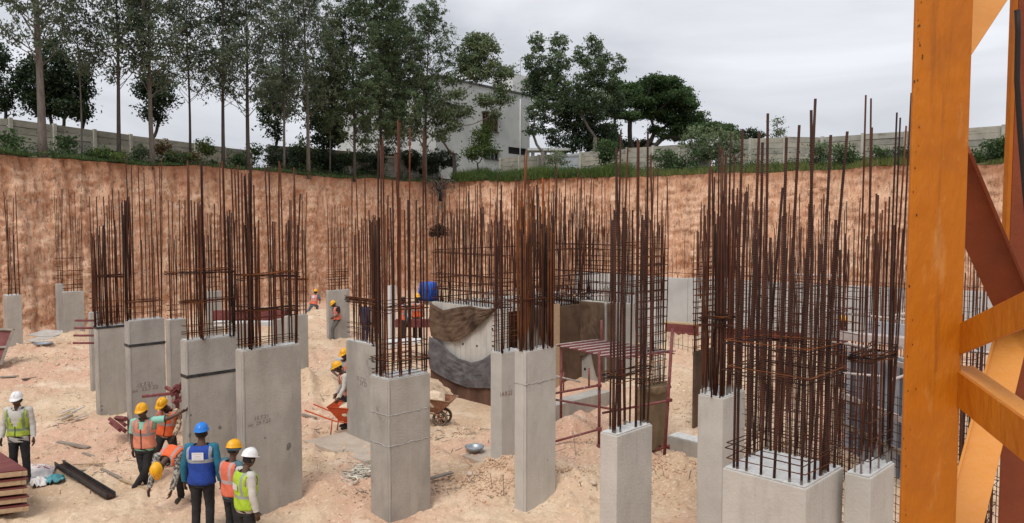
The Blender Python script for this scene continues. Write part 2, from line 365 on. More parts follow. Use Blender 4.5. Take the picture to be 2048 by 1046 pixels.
up = npmesh('terrain', VU, np.concatenate(qs), M_upland, smooth=True); up['kind'] = 'structure'
me = up.data; bm = bmesh.new(); bm.from_mesh(me); bmesh.ops.recalc_face_normals(bm, faces=bm.faces)
if sum(f.normal.z for f in bm.faces) < 0: bmesh.ops.reverse_faces(bm, faces=bm.faces)
bm.to_mesh(me); bm.free()
def upz(x, y):
    """height of the upper land near the pit edge"""
    d = np.array([x, y]) - loop[:, :2]; k = np.argmin((d ** 2).sum(1)); e = float(np.sqrt((d[k] ** 2).sum()))
    return float(loop[k, 2]) + .02 + min(.55, e * .14)
# depth (Y) at which a photo column meets a line offset `off` metres beyond the cliff edge
def edgeY(px, off=0.0):
    k = (px - 1024) / F
    best = None
    for P, Q in ((PL[0], PL[1]), (PL[1], PL[2])):
        t = (Q - P).normalized(); nr = Vector((-t.y, t.x, 0)); P2 = P + nr * off; Q2 = Q + nr * off
        den = t.x - k * t.y
        s = (k * P2.y - P2.x) / den
        y = P2.y + t.y * s
        if y > 0 and (best is None or y < best): best = y
    return best or 50
def topside(px, off):
    """point on the upper land, seen at photo column px, off metres beyond the cliff edge"""
    Y = edgeY(px, off); X = (px - 1024) / F * (Y * cp - 3.3 * sp)
    return Vector((X, Y, upz(X, Y)))
# ================= fences
M_precast = mat('precast_concrete', (.30, .285, .24), .9, (.42, .40, .35), 1.6, 7, .3, 20, objrand=[(.8, .8, .78), (1, 1, 1), (1.1, 1.08, 1.02), (.9, .88, .84)])
addmix(M_precast, (.10, .095, .08), 2.2, .54, .72, (.6, .6, 1.6), fac=.8, seed=3)
M_post = mat('precast_post', (.40, .38, .32), .9, (.5, .48, .42), 3, 6, .2, 20)
addmix(M_post, (.14, .13, .11), 3, .58, .75, fac=.6, seed=5)
def fence(label, A, B, bay, h, ztop, skip=(), planks=5):
    t = thing('precast_fence', label, 'fence', A)
    d = B - A; d.z = 0; ln = d.length; u = d.normalized(); nrm = Vector((u.y, -u.x, 0)); n = int(ln / bay)
    if (Vector((0, 10, 0)) - A).dot(nrm) < 0: nrm = -nrm
    for i in range(n + 1):
        p = A + u * (i * bay); zt = ztop(i * bay) + rnd.uniform(-.03, .03); zb = upz(p.x, p.y) - .3
        lean = Vector((rnd.uniform(-.02, .02), rnd.uniform(-.02, .02), 0))
        box('post', Vector((p.x, p.y, zb)) - u * .085 - nrm * .07, u * .17, nrm * .17, Vector((0, 0, zt + .06 - zb)) + lean, M_post, t, .01)
        if i == n or i in skip: continue
        zt2 = ztop((i + 1) * bay); ph = h / planks
        q = p + u * bay
        for k in range(planks):
            z1 = zt - ph * k + rnd.uniform(-.012, .012); z1b = zt2 - ph * k + rnd.uniform(-.012, .012)
            o = nrm * rnd.uniform(-.012, .02)
            a = Vector((p.x, p.y, 0)) + u * .085 + o; b = Vector((q.x, q.y, 0)) - u * .085 + o
            vs = []
            for dz in (-ph + .020, -.0):
                vs += [a + Z * (z1 + dz), b + Z * (z1b + dz), b + Z * (z1b + dz) - nrm * .05, a + Z * (z1 + dz) - nrm * .05]
            mesh('plank', vs, BF, M_precast, t)
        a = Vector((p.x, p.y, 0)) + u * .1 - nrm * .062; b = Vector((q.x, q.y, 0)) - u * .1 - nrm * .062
        mesh('joint_shade_sheet', [a + Z * (zt - h), b + Z * (zt2 - h), b + Z * (zt2 - h) - nrm * .01, a + Z * (zt - h) - nrm * .01, a + Z * (zt - .04), b + Z * (zt2 - .04), b + Z * (zt2 - .04) - nrm * .01, a + Z * (zt - .04) - nrm * .01], BF, M_gap, t)  # dark sheet added behind each bay so the plank joints read as shaded
    return t
LU = Vector((.5, .866, 0))
FA = Vector((-24.57, 37, 0)) - LU * 8.4
FB = Vector((-24.57, 37, 0)) + LU * 14.9
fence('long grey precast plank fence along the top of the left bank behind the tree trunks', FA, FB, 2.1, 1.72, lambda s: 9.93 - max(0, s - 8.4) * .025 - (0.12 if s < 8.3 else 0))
FC = FB + LU * .8 + Vector((.4, 0, 0)); FD = Vector((-5.6, 61.5, 0))
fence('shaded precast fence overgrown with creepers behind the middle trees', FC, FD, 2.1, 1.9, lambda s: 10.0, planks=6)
RU = Vector((.707, -.707, 0))
P0 = Vector((-1.0, 67, 0)); P1 = P0 + RU * 31.2
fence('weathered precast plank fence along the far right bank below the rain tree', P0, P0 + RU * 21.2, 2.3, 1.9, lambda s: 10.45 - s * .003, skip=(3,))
Q0 = P0 + RU * 21.4
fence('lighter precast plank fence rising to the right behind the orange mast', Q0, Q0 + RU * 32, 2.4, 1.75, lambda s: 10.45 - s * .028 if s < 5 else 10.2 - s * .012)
# sheet metal gate in the skipped bay
gp = P0 + RU * (3 * 2.3)
g = thing('sheet_metal_gate', 'pale corrugated sheet metal gate set in the right bank fence', 'gate', gp)
gb = upz(gp.x, gp.y)
M_sheet = mat('galvanised_sheet', (.38, .41, .44), .5, (.5, .53, .56), 3, metal=.3)
vs, fs = [], []
for i in range(31):
    q = gp + RU * (.15 + i * .066) + Vector((-.7, -.7, 0)) * (.03 if i % 2 else 0); vs += [(q.x, q.y, gb), (q.x, q.y, 10.35)]
fs = [(2 * i, 2 * i + 2, 2 * i + 3, 2 * i + 1) for i in range(30)]
mesh('sheet', vs, fs, M_sheet, g)
for zz in (gb + .3, 10.2): tube('rail', [gp + RU * .1 + Z * zz - Vector((.06, .06, 0)), gp + RU * 2.2 + Z * zz - Vector((.06, .06, 0))], .025, M_galv, g)

# ================= building
M_plaster = mat('grey_plaster', (.50, .51, .50), .9, (.60, .605, .59), .5, 7, .1, 20)
addmix(M_plaster, (.30, .30, .29), .5, .52, .8, (1, 1, .8), fac=.45, seed=2)
M_plaster_d = mat('dark_coping', (.07, .07, .075), .8, (.13, .13, .13), 3)
M_white = mat('white_render', (.58, .58, .56), .9, (.7, .7, .68), 1)
M_glass = mat('dark_window_glass', (.02, .024, .028), .15, spec=.6)
M_grille = mat('red_brown_grille', (.16, .06, .045), .6)
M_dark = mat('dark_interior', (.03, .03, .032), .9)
BC = at(871, 153, 64); ZT = BC.z; BC.z = 8.0; BU = Vector((.629, .777, 0)); BV = Vector((-.777, .629, 0))
BN = Vector((.777, -.629, 0))
b = thing('house', 'grey two storey flat roofed house behind the trees at the bank corner', 'house', BC)
def wallrect(L0, L1, z0, z1, holes, origin, u, n, m, th=.25):
    """wall with openings, made of blocks butted together"""
    xs = sorted({L0, L1, *[h[0] for h in holes], *[h[1] for h in holes]}); zs = sorted({z0, z1, *[h[2] for h in holes], *[h[3] for h in holes]})
    vs, fs = [], []
    for i in range(len(xs) - 1):
        for j in range(len(zs) - 1):
            cx, cz = (xs[i] + xs[i + 1]) / 2, (zs[j] + zs[j + 1]) / 2
            if any(h[0] < cx < h[1] and h[2] < cz < h[3] for h in holes): continue
            k = len(vs); vs += boxv(Vector(origin) + u * xs[i] + Z * (zs[j] - origin[2]), u * (xs[i + 1] - xs[i]), -n * th, Z * (zs[j + 1] - zs[j])); fs += [tuple(k + q for q in f) for f in BF]
    return vs, fs
def zpx(px, py, P, n): return onplane(px, py, P, n)
def onface(px, py): q = onplane(px, py, BC, BN); return (q - BC).dot(BU), q.z
BL = 13.0
holes = []
for (x0, y0, x1, y1) in ((965, 222, 996, 262), (897, 208, 919, 232), (1017, 290, 1053, 309), (968, 297, 997, 318)):
    a_, za = onface(x0, y0); b_, zb = onface(x1, y1); _, z2 = onface(x0, y1)
    holes.append((a_, b_, (zb + z2) / 2, za - .15))
vs, fs = wallrect(0, BL, 6.6, ZT, holes, BC, BU, BN, M_plaster); mesh('wall', vs, fs, M_plaster, b)
vs, fs = wallrect(0, 13, 6.6, ZT - .3, [(3.5, 5, 13, 14.6), (8, 9.6, 13, 14.6), (3.5, 5, 9.2, 11)], BC + BV * .0 + BN * -.25, BV, -BU, M_plaster); mesh('wall', vs, fs, M_plaster, b)
box('roof', BC + Z * (ZT - 8.0) + BN * .12 - BU * .1, BU * (BL + .25), -BN * 13, Z * .16, M_plaster_d, b)
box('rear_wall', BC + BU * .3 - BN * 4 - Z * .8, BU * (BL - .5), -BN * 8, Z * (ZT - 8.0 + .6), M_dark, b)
for i, h in enumerate(holes):
    c = BC + BU * h[0] + Z * (h[2] - BC.z)
    wd, ht = h[1] - h[0], h[3] - h[2]
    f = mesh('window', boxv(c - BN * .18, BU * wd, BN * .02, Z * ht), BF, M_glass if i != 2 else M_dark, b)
    if i in (2,): continue
    for k in range(5): box('frame', c - BN * .12 + BU * (wd * k / 4 - .025), BU * .05, BN * .05, Z * ht, M_white, f)
    if i == 0:
        for k in range(14): box('grille_bar', c - BN * .05 + Z * (ht * (k + .5) / 14 - .02), BU * wd, BN * .025, Z * .045, M_grille, f)
    box('window_sill', c + BN * .003 - Z * .09 - BU * .05, BU * (wd + .1), BN * .12, Z * .08, M_plaster_d, b)
    box('window_shade', c + BN * .003 + Z * (ht + .03) - BU * .15, BU * (wd + .3), BN * .45, Z * .09, M_plaster_d, b)
lathe('vent_hole', [(.001, 0), (.09, 0), (.1, .02)], BC + BU * .9 + Z * 7.1 + BN * .01 - Z * .4, M_dark, b, 10, BN)
tube('rain_pipe', [BC + BU * 11.4 + BN * .08 + Z * 0, BC + BU * 11.4 + BN * .08 + Z * 8.6], .055, M_white, b)
# stair head and water tank platform on the roof
q = onplane(1026, 188, BC - BN * 3, BN)
box('stair_head', q - Z * 1.0, BU * 3.3, -BN * 3, Z * 3.1, M_white, b)
tube('antenna', [q + BU * 1.2 + Z * 2.0, q + BU * 1.2 + Z * 3.8], .02, M_grille, b); tube('antenna_arm', [q + BU * .8 + Z * 3.5, q + BU * 1.7 + Z * 3.6], .015, M_grille, b)
# open concrete frame beside the house
c2 = at(1062, 300, 71); c2.z = 7.6
fr = thing('concrete_porch_frame', 'open concrete porch frame with pillars beside the grey house among tall trees', 'porch', c2)
for k, X in enumerate((0, 1.2, 2.4, 3.0)):
    box('pillar', c2 + Vector((X, (k % 2) * 1.2, 0)), (.34, 0, 0), (0, .34, 0), (0, 0, 3.9), M_plaster, fr)
box('slab', c2 + Vector((-.3, -.4, 3.9)), (4.0, 0, 0), (0, 2.4, 0), (0, 0, .22), M_plaster, fr)
box('beam', c2 + Vector((-.3, -.4, 2.6)), (3.6, 0, 0), (0, .2, 0), (0, 0, .3), M_plaster, fr)

# ================= trees
def leafmat(name, c1, c2, tr=.3):
    m = bpy.data.materials.new(name); m.use_nodes = True; n = m.node_tree; b_ = n.nodes['Principled BSDF']; b_.inputs['Roughness'].default_value = .6; b_.inputs['Specular IOR Level'].default_value = .25
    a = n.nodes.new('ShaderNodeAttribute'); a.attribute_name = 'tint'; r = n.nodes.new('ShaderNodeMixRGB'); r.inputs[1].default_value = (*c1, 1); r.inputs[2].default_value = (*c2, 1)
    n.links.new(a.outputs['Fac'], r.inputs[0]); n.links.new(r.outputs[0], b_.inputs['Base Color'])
    t = n.nodes.new('ShaderNodeBsdfTranslucent'); n.links.new(r.outputs[0], t.inputs[0]); mx_ = n.nodes.new('ShaderNodeMixShader'); mx_.inputs[0].default_value = tr
    n.links.new(b_.outputs[0], mx_.inputs[1]); n.links.new(t.outputs[0], mx_.inputs[2]); n.links.new(mx_.outputs[0], n.nodes['Material Output'].inputs[0])
    return m
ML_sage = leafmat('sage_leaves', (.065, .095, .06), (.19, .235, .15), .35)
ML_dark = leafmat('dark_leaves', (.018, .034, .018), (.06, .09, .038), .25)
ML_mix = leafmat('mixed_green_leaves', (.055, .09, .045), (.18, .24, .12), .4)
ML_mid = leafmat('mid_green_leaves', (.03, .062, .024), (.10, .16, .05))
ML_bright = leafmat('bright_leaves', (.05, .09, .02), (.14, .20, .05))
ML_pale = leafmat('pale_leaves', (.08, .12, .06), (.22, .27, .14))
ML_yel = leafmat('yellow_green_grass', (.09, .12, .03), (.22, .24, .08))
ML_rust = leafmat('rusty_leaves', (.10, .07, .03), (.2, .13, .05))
M_bark = mat('grey_bark', (.11, .092, .078), .95, (.19, .165, .145), 5, 6, .5, 20, (3, 3, .5))
M_bark_d = mat('dark_bark', (.05, .042, .036), .95, (.10, .085, .072), 5, 6, .5, 20, (3, 3, .5))
M_twig = mat('dry_twigs', (.09, .07, .055), .95, (.2, .16, .13), 6)
nr = np.random.RandomState(11)
def leaves(name, C, size, asp, m, parent=None, droop=.2, tint=None, tri=False):
    """one mesh of loose leaf faces at centres C"""
    C = np.asarray(C, float); n = len(C)
    d = nr.normal(size=(n, 3)); d[:, 2] -= droop; d /= np.linalg.norm(d, axis=1)[:, None]
    e = nr.normal(size=(n, 3)); e -= d * (e * d).sum(1)[:, None]; e /= np.linalg.norm(e, axis=1)[:, None]
    s = size * nr.uniform(.6, 1.4, n)[:, None]
    a = d * s * .5; b_ = e * s * asp * .5
    Vv = np.stack([C - a, C + b_, C + a, C - b_], 1).reshape(-1, 3)
    Q = np.arange(n * 4).reshape(-1, 4)
    if tint is None: tint = np.clip(nr.normal(.45, .3, n), 0, 1)
    return npmesh(name, Vv, Q, m, parent, attr={'tint': (tint, 'FACE')})
def slim_tree(label, px, off, h, r, dens=1.0, m=ML_sage, bark=M_bark, lean=0, start=.35, spread=1.0, group=None, leaf=.19):
    b0 = topside(px, off); b0.z -= .25
    t = thing('silver_oak_tree', label, 'tree', b0, group)
    pts = []; k1, k2 = rnd.uniform(0, 6), rnd.uniform(0, 6)
    N = 12
    for i in range(N + 1):
        f = i / N; pts.append(b0 + Vector((lean * f + .12 * math.sin(k1 + f * 5) * f, .1 * math.sin(k2 + f * 4) * f, h * f)))
    rs = [r * (1.25 if i == 0 else 1) * (1 - .88 * (i / N)) for i in range(N + 1)]
    vs, fs = tubevf(pts, rs, 7)
    cen = []
    nb = int(46 * (1 + (h - 9) * .05))
    for i in range(nb):
        f = start + (1 - start) * (i + rnd.random()) / nb; k = min(N - 1, int(f * N)); p = pts[k].lerp(pts[k + 1], f * N - k)
        az = rnd.uniform(0, 6.283); up_ = rnd.uniform(.5, 1.3); ln = (2.6 * (1 - f) ** .6 + .7) * rnd.uniform(.55, 1.1) * spread
        d = Vector((math.cos(az), math.sin(az), up_)).normalized(); q = p; bp = [p]
        for s in range(4):
            d = (d + Vector((rnd.uniform(-.2, .2), rnd.uniform(-.2, .2), rnd.uniform(-.05, .25)))).normalized(); q = q + d * ln / 4; bp.append(q)
        tubevf(bp, [max(.010, r * .22 * (1 - f * .5) * (1 - .75 * j / 4)) for j in range(5)], 4, False, vs=vs, fs=fs)
        for s in range(int(5 + ln * 4.5)):
            g_ = rnd.uniform(.3, 1.0); j = min(3, int(g_ * 4)); o = bp[j].lerp(bp[j + 1], g_ * 4 - j)
            e = o + Vector((rnd.gauss(0, .28), rnd.gauss(0, .28), rnd.gauss(.12, .22))) * (.7 + .4 * spread)
            if rnd.random() < .55: tubevf([o, e], [.008, .005], 3, False, vs=vs, fs=fs)
            nn = int(rnd.uniform(14, 44) * dens)
            c = np.array(e) + nr.normal(size=(nn, 3)) * np.array([.12, .12, .09]) * rnd.uniform(.6, 1.5)
            cen.append(c)
    mesh('trunk', vs, fs, bark, t, True)
    leaves('crown', np.concatenate(cen), leaf, .34, m, t, .5)
    return t
def lobe_tree(name, label, base, lobes, m, bark=M_bark_d, r=.18, leaf=.2, dens=1.0, fork=.4, droop=.2, clump=1.0, flat=1.0, asp=.5, cat='tree', group=None, limbs=True):
    """lobes: (x,y,z,rx,rz) in world metres"""
    t = thing(name, label, cat, base, group); vs, fs = [], []; cen = []; tin = []
    base = Vector(base); lo = min(l[2] for l in lobes)
    fk = Vector((base.x, base.y, max(base.z + .3, base.z + (lo - base.z) * .6)))
    if limbs:
        tubevf([base - Z * .3, base.lerp(fk, .5) + Vector((rnd.uniform(-.1, .1), 0, 0)), fk], [r * 1.25, r, r * .85], 7, vs=vs, fs=fs)
        nodes = [(fk, r * .85)]
        for (x, y, z, rx, rz) in sorted(lobes, key=lambda l: (Vector(l[:3]) - fk).length):
            c = Vector((x, y, z)) - Z * rz * .3
            par, pr = min(nodes, key=lambda q: (c - q[0]).length + (3 if q[0].z > c.z - .1 else 0) + .35 * (q[0] - fk).length)
            r1 = max(.022, pr * .62); seg = [par]
            for k in range(1, 5): seg.append(par.lerp(c, k / 4) + Vector((rnd.gauss(0, .07), rnd.gauss(0, .07), -.16 * math.sin(k / 4 * 3.14))) * (c - par).length * .5)
            seg[-1] = c
            tubevf(seg, [pr * .7 + (r1 - pr * .7) * k / 4 for k in range(5)], 5, False, vs=vs, fs=fs); nodes.append((c, r1))
            for kk in range(7):
                d = Vector((rnd.gauss(0, 1), rnd.gauss(0, 1), rnd.gauss(.5, .7))).normalized(); tip = c + Vector((d.x * rx, d.y * rx, d.z * rz)) * rnd.uniform(.6, 1.0)
                tubevf([c, c.lerp(tip, .5) + Vector((rnd.gauss(0, .06), rnd.gauss(0, .06), .04)) * rx, tip], [r1 * .55, r1 * .35, .008], 4, False, vs=vs, fs=fs)
    for (x, y, z, rx, rz) in lobes:
        c = Vector((x, y, z))
        vol = rx * rx * rz; nc = max(5, int(16 * dens * (rx * rx * 1.2 + rx * rz)))
        for k in range(nc):
            d = nr.normal(size=3); d /= np.linalg.norm(d); rr = nr.uniform(.35, 1.03) ** .6
            cc = np.array(c) + d * rr * np.array([rx, rx, rz])
            sz = rnd.uniform(.5, 1.3) * clump
            n = int(34 * sz * dens ** .3)
            cen.append(cc + nr.normal(size=(n, 3)) * np.array([.26, .26, .15 * flat]) * sz)
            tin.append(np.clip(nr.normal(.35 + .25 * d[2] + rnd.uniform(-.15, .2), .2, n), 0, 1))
    if limbs: mesh('trunk', vs, fs, bark, t, True)
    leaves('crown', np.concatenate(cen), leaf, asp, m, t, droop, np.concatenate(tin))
    return t
def lob(px, py, Y, rp, rq=None, dy=0):
    p = at(px, py, Y + dy); s = Y / F; return (p.x, p.y, p.z, rp * s, (rq or rp) * s)
# background evergreens beyond the left fence
def bg(label, px, Y, lb, m=ML_dark, leaf=.2, name='evergreen_tree', **k):
    base = at(px, 300, Y); base.z = 7.9
    return lobe_tree(name, label, base, [lob(a, c, Y, d, e, rnd.uniform(-.8, .8)) for a, c, d, e in lb], m, leaf=leaf, **k)
bg('broad dark round evergreen beyond the left fence with a leaning crown', 110, 46, [(70, 170, 42, 40), (105, 140, 40, 45), (95, 205, 42, 30), (135, 175, 32, 50), (60, 140, 28, 25), (110, 100, 22, 30), (140, 215, 30, 22)], dens=1.5)
bg('narrow dark cypress just right of the broad round evergreen', 163, 47, [(165, 130, 11, 26), (168, 165, 14, 30), (163, 205, 15, 28), (168, 230, 12, 16)], dens=2.2, name='cypress_tree')
bg('dark evergreen at the left edge of the picture above the fence', 2, 46, [(-8, 150, 25, 40), (0, 190, 22, 25), (-20, 110, 30, 40), (12, 215, 16, 12)], dens=1.3)
bg('small dark bushy evergreen with bare lower stems behind the third slim tree', 305, 47, [(300, 180, 26, 22), (315, 165, 26, 22), (325, 200, 20, 18), (300, 215, 18, 22), (318, 235, 13, 14)], dens=1.7)
bg('urn shaped dark shrub tree with many bare stems above the fence', 548, 50, [(540, 195, 22, 26), (560, 185, 22, 26), (548, 165, 18, 12), (535, 225, 16, 20), (562, 220, 16, 18), (545, 250, 14, 16), (555, 272, 10, 14)], dens=1.7)
bg('dense dark cypress clump left of the grey house', 645, 52, [(620, 200, 18, 30), (645, 180, 18, 26), (670, 175, 18, 26), (640, 235, 26, 28), (668, 225, 18, 34), (650, 275, 26, 26), (672, 265, 18, 22)], dens=1.7, name='cypress_tree')
# slim trees along the bank
GS = 'slim grey trunked trees along the top of the bank'
SL = [(85, 1.0, 12.5, .30, 'thickest grey trunk, leftmost slim tree at the bank edge', M_bark, 0, .40, 1.25, 1.0),
      (163, 2.6, 9, .07, 'thin pole-like young tree between the first and second thick trunks', M_bark, .1, .5, .7, .6),
      (238, 1.2, 11.5, .17, 'slim tree second from left whose trunk crosses the left fence', M_bark_d, .1, .38, 1.1, 1.0),
      (305, .8, 12, .20, 'slim grey tree in front of the small bushy evergreen', M_bark, -.1, .36, 1.15, 1.1),
      (380, 1.9, 11.5, .12, 'thin dark tree in front of the middle of the left fence', M_bark_d, .15, .36, 1.0, .9),
      (447, .9, 12.5, .17, 'slim tree with forking limbs left of the darkest trunk', M_bark_d, .1, .34, 1.2, 1.0),
      (497, .5, 13, .19, 'darkest straight trunk at the right end of the left fence', M_bark_d, -.05, .28, 1.15, 1.2),
      (568, 1.0, 12, .13, 'slim pale trunk beside the urn shaped shrub tree', M_bark, .1, .30, 1.0, 1.1),
      (617, .5, 13, .19, 'grey trunk in front of the dark cypress clump', M_bark, -.1, .32, 1.2, 1.2),
      (660, 1.6, 10, .08, 'thin bare stemmed tree right of the dark cypress clump', M_bark, .1, .35, .8, .8),
      (709, .3, 13, .16, 'leafy tree with a pale trunk foot left of the house', M_bark_d, .0, .16, 1.25, 1.6),
      (762, .6, 13, .18, 'leafy tree in front of the left wing of the house', M_bark_d, .1, .16, 1.3, 1.7),
      (800, 1.0, 12.5, .14, 'thin leafy tree in front of the house centre', M_bark_d, -.15, .16, 1.2, 1.6),
      (850, .4, 12.6, .22, 'thick trunked tree at the corner of the bank with root ball showing', M_bark, .25, .22, 1.3, 1.5)]
for px, off, h, r, lb, bk, ln, st, spd, dn in SL:
    slim_tree(lb, px, off, h, r * .66, dn * (.42 if px < 640 else .62), ML_sage if px < 640 or px == 800 else ML_mix, bk, ln, st * .8, spd * 1.1, GS)
# leaning open tree in front of the house
bp = topside(908, 1.2)
lobe_tree('open_leafy_tree', 'open leaning tree with pale foliage in front of the house windows', bp, [lob(930, 130, 56, 24, 20), lob(960, 85, 56, 26, 16), lob(1010, 150, 56, 20, 18), lob(905, 160, 56, 16, 12), lob(905, 250, 56, 18, 12), lob(1010, 195, 56, 14, 12), lob(940, 110, 56, 34, 24), (lob(975, 105, 56, 26, 20)), lob(985, 140, 56, 26, 18), lob(950, 150, 56, 28, 16), lob(1000, 175, 56, 18, 16), lob(975, 200, 56, 22, 14), lob(915, 190, 56, 16, 12), lob(890, 230, 56, 20, 14), lob(925, 222, 56, 20, 10), lob(990, 225, 56, 12, 10), lob(880, 270, 56, 16, 16), lob(945, 80, 56, 18, 12)], ML_pale, M_bark, .15, leaf=.2, dens=1.35, clump=.9, flat=1)
lobe_tree('young_tree', 'bright green young tree against the lower house wall', topside(955, 2.2), [lob(962, 275, 57, 20, 16), lob(970, 300, 57, 20, 14), lob(945, 305, 57, 16, 14), lob(975, 258, 57, 9, 14)], ML_bright, M_bark_d, .06, leaf=.17, dens=1.8)
# tall airy trees right of the house
def tall(label, px, Y, cols, m=None, dens=1.0):
    m = m or ML_mix
    base = at(px, 320, Y); base.z = 8
    return lobe_tree('tall_airy_tree', label, base, [lob(a, c, Y, d * 1.2, e * 1.15, rnd.uniform(-1, 1)) for a, c, d, e in cols], m, M_bark, .2, leaf=.22, dens=dens * 1.35, clump=.75)
tall('tall airy tree with two pointed tops right of the house', 1085, 62, [(1075, 85, 14, 18), (1070, 125, 18, 22), (1118, 90, 16, 20), (1115, 130, 20, 22), (1090, 160, 26, 22), (1065, 175, 20, 20), (1120, 175, 22, 22), (1100, 205, 26, 20), (1068, 225, 12, 20), (1065, 262, 9, 14)], dens=1.15)
tall('tall airy tree with a wide ragged top left of the rain tree', 1190, 66, [(1187, 90, 13, 18), (1160, 115, 12, 20), (1205, 115, 14, 16), (1235, 130, 12, 18), (1190, 135, 20, 18), (1170, 165, 20, 18), (1215, 160, 22, 20), (1190, 200, 26, 20), (1225, 190, 22, 16), (1160, 210, 16, 22)], dens=1.1)
bg('dense dark tree filling the gap behind the two tall airy trees', 1150, 72, [(1150, 200, 24, 26), (1140, 240, 24, 24), (1165, 260, 28, 24), (1195, 250, 24, 24), (1145, 285, 20, 20), (1120, 235, 20, 24), (1110, 275, 16, 22), (1130, 205, 18, 22), (1175, 225, 26, 22), (1085, 245, 14, 24), (1230, 215, 20, 16), (1215, 275, 24, 18), (1185, 285, 24, 16)], ML_dark, .22, 'dark_tree', dens=1.3)
# rain tree
RTb = at(1266, 300, 78); RTb.z = 8
RL = [(1255, 185, 30, 14), (1290, 175, 34, 15), (1330, 172, 34, 14), (1362, 185, 26, 15), (1240, 205, 26, 12), (1280, 205, 34, 12), (1325, 205, 36, 15), (1365, 212, 28, 16), (1310, 160, 26, 9), (1345, 160, 18, 7), (1215, 225, 20, 14), (1345, 235, 34, 16), (1385, 240, 24, 16), (1300, 228, 30, 9), (1260, 232, 26, 8), (1395, 262, 30, 14), (1360, 265, 30, 16), (1425, 258, 26, 13), (1450, 262, 22, 14), (1378, 188, 10, 8), (1330, 268, 14, 12), (1465, 272, 16, 12), (1235, 175, 22, 14), (1375, 215, 16, 18), (1300, 195, 22, 10), (1345, 190, 26, 10), (1405, 235, 14, 12), (1310, 260, 12, 8), (1225, 255, 12, 10)]
lobe_tree('rain_tree', 'huge spreading dark green rain tree behind the right fence', RTb, [lob(a, c, 78, d, e, rnd.uniform(-2.5, 2.5)) for a, c, d, e in RL], ML_mid, M_bark_d, .45, leaf=.26, dens=1.05, clump=1.1, flat=.8)
bg('dark low tree under the left side of the rain tree', 1225, 84, [(1215, 285, 26, 16), (1250, 290, 26, 14), (1290, 290, 20, 10), (1190, 290, 20, 14)], ML_dark, .26, 'dark_tree', dens=1.0)
bg('far dark tree at the right end of the rain tree', 1500, 90, [(1475, 275, 14, 10), (1500, 270, 14, 9), (1518, 272, 10, 8), (1490, 285, 20, 8)], ML_dark, .3, 'dark_tree', dens=1.0)
bg('small pale feathery tree standing alone above the right fence', 1556, 62, [(1555, 248, 8, 8), (1562, 262, 10, 8), (1552, 268, 8, 6)], ML_pale, .18, 'young_tree', dens=.8, r=.04)
# shrubs at the fences
def shrub(label, px, off, w_, h, m, dens=1.3, leaf=.15, name='shrub', zup=0):
    b0 = topside(px, off); ls = []
    for k in range(5): ls.append((b0.x + rnd.uniform(-.5, .5) * w_, b0.y + rnd.uniform(-.3, .3) * w_, b0.z + zup + h * rnd.uniform(.35, .8), w_ * rnd.uniform(.28, .45), h * rnd.uniform(.22, .38)))
    return lobe_tree(name, label, b0, ls, m, M_twig, .03, leaf=leaf, dens=dens, clump=.6, cat='shrub')
shrub('dark green shrub at the left edge against the fence', 5, 2.0, 1.05, 1.30, ML_mid)
shrub('upright thin shrub right of the first thick trunk', 130, 2.2, 0.56, 1.22, ML_mid, 1.0)
shrub('low green bush left of the second fence tree', 205, 1.6, 1.12, 0.65, ML_bright)
shrub('low spreading bush under the second slim tree', 225, .8, 1.12, 0.43, ML_bright)
shrub('grey green bush between two fence posts', 287, 2.2, 0.77, 0.86, ML_pale)
shrub('yellowing shrub with rusty leaves in front of the left fence', 335, 1.3, 0.84, 1.08, ML_rust)
shrub('dark bush behind the thin dark tree', 352, .7, 0.91, 0.65, ML_mid)
shrub('rusty leaved low shrub beside the thin dark tree', 377, 1.0, 0.63, 0.58, ML_rust)
shrub('bright green leafy sapling rising above the left fence', 415, 1.6, 0.91, 1.44, ML_bright, 1.6)
shrub('dark green bush left of the darkest trunk', 470, 1.4, 1.12, 0.72, ML_mid)
shrub('leafy shrub right of the darkest trunk reaching over the fence', 512, 1.6, 0.77, 1.58, ML_mid)
shrub('light green bush above the fence before the cypress clump', 600, 3.0, 1.3, 2.3, ML_bright)
for k, (px, w_, h, m) in enumerate([(585, 2.0, 1.9, ML_dark), (640, 2.2, 1.9, ML_dark), (690, 1.4, 1.9, ML_mid), (745, 2.0, 2.2, ML_dark), (815, 1.8, 2.1, ML_dark), (880, 2.2, 2.6, ML_dark)]):
    shrub(['dark creeper covering the fence left of the cypress clump', 'dark creeper covering the fence below the cypress clump', 'green creeper spilling over the fence beside the pale trunk foot', 'dark creeper on the fence below the house', 'deep green bush between the two middle trunks before the house', 'big dark bush at the bank corner under the leaning tree'][k], px, 3.3 if k < 5 else 2.6, w_, h, m, 1.5, .17, 'creeper' if k < 4 else 'shrub')
shrub('green creeper hanging over the right fence beside the metal gate', 1215, 5.6, 1.6, 2.4, ML_mid, 1.5, .17, 'creeper')
shrub('small creeper crossing the top of the fence left of the gate', 1110, 6.5, 1.5, 2.4, ML_pale, .8, .15, 'creeper')
shrub('pale bushy shrub taller than the right fence', 1395, 5.8, 2.2, 3.4, ML_pale, 1.2, .17)
shrub('second pale shrub right of the taller one at the right fence', 1450, 3.8, 2.0, 2.8, ML_pale, 1.1, .17)
shrub('dark green bush on the right bank below the fence', 1345, 3.4, 2.2, 1.5, ML_mid)
shrub('grey green bush below the step in the right fence', 1640, 2.6, 1.5, 1.5, ML_pale)
shrub('dark bush right of the grey green bush on the right bank', 1688, 2.0, 1.4, 1.2, ML_mid)
shrub('dense green bush on the right bank seen right of the mast', 1985, 1.6, 1.6, 1.1, ML_mid, 1.6)
shrub('dark low bush on the right bank left of the mast', 1790, 1.4, 1.6, .9, ML_mid)
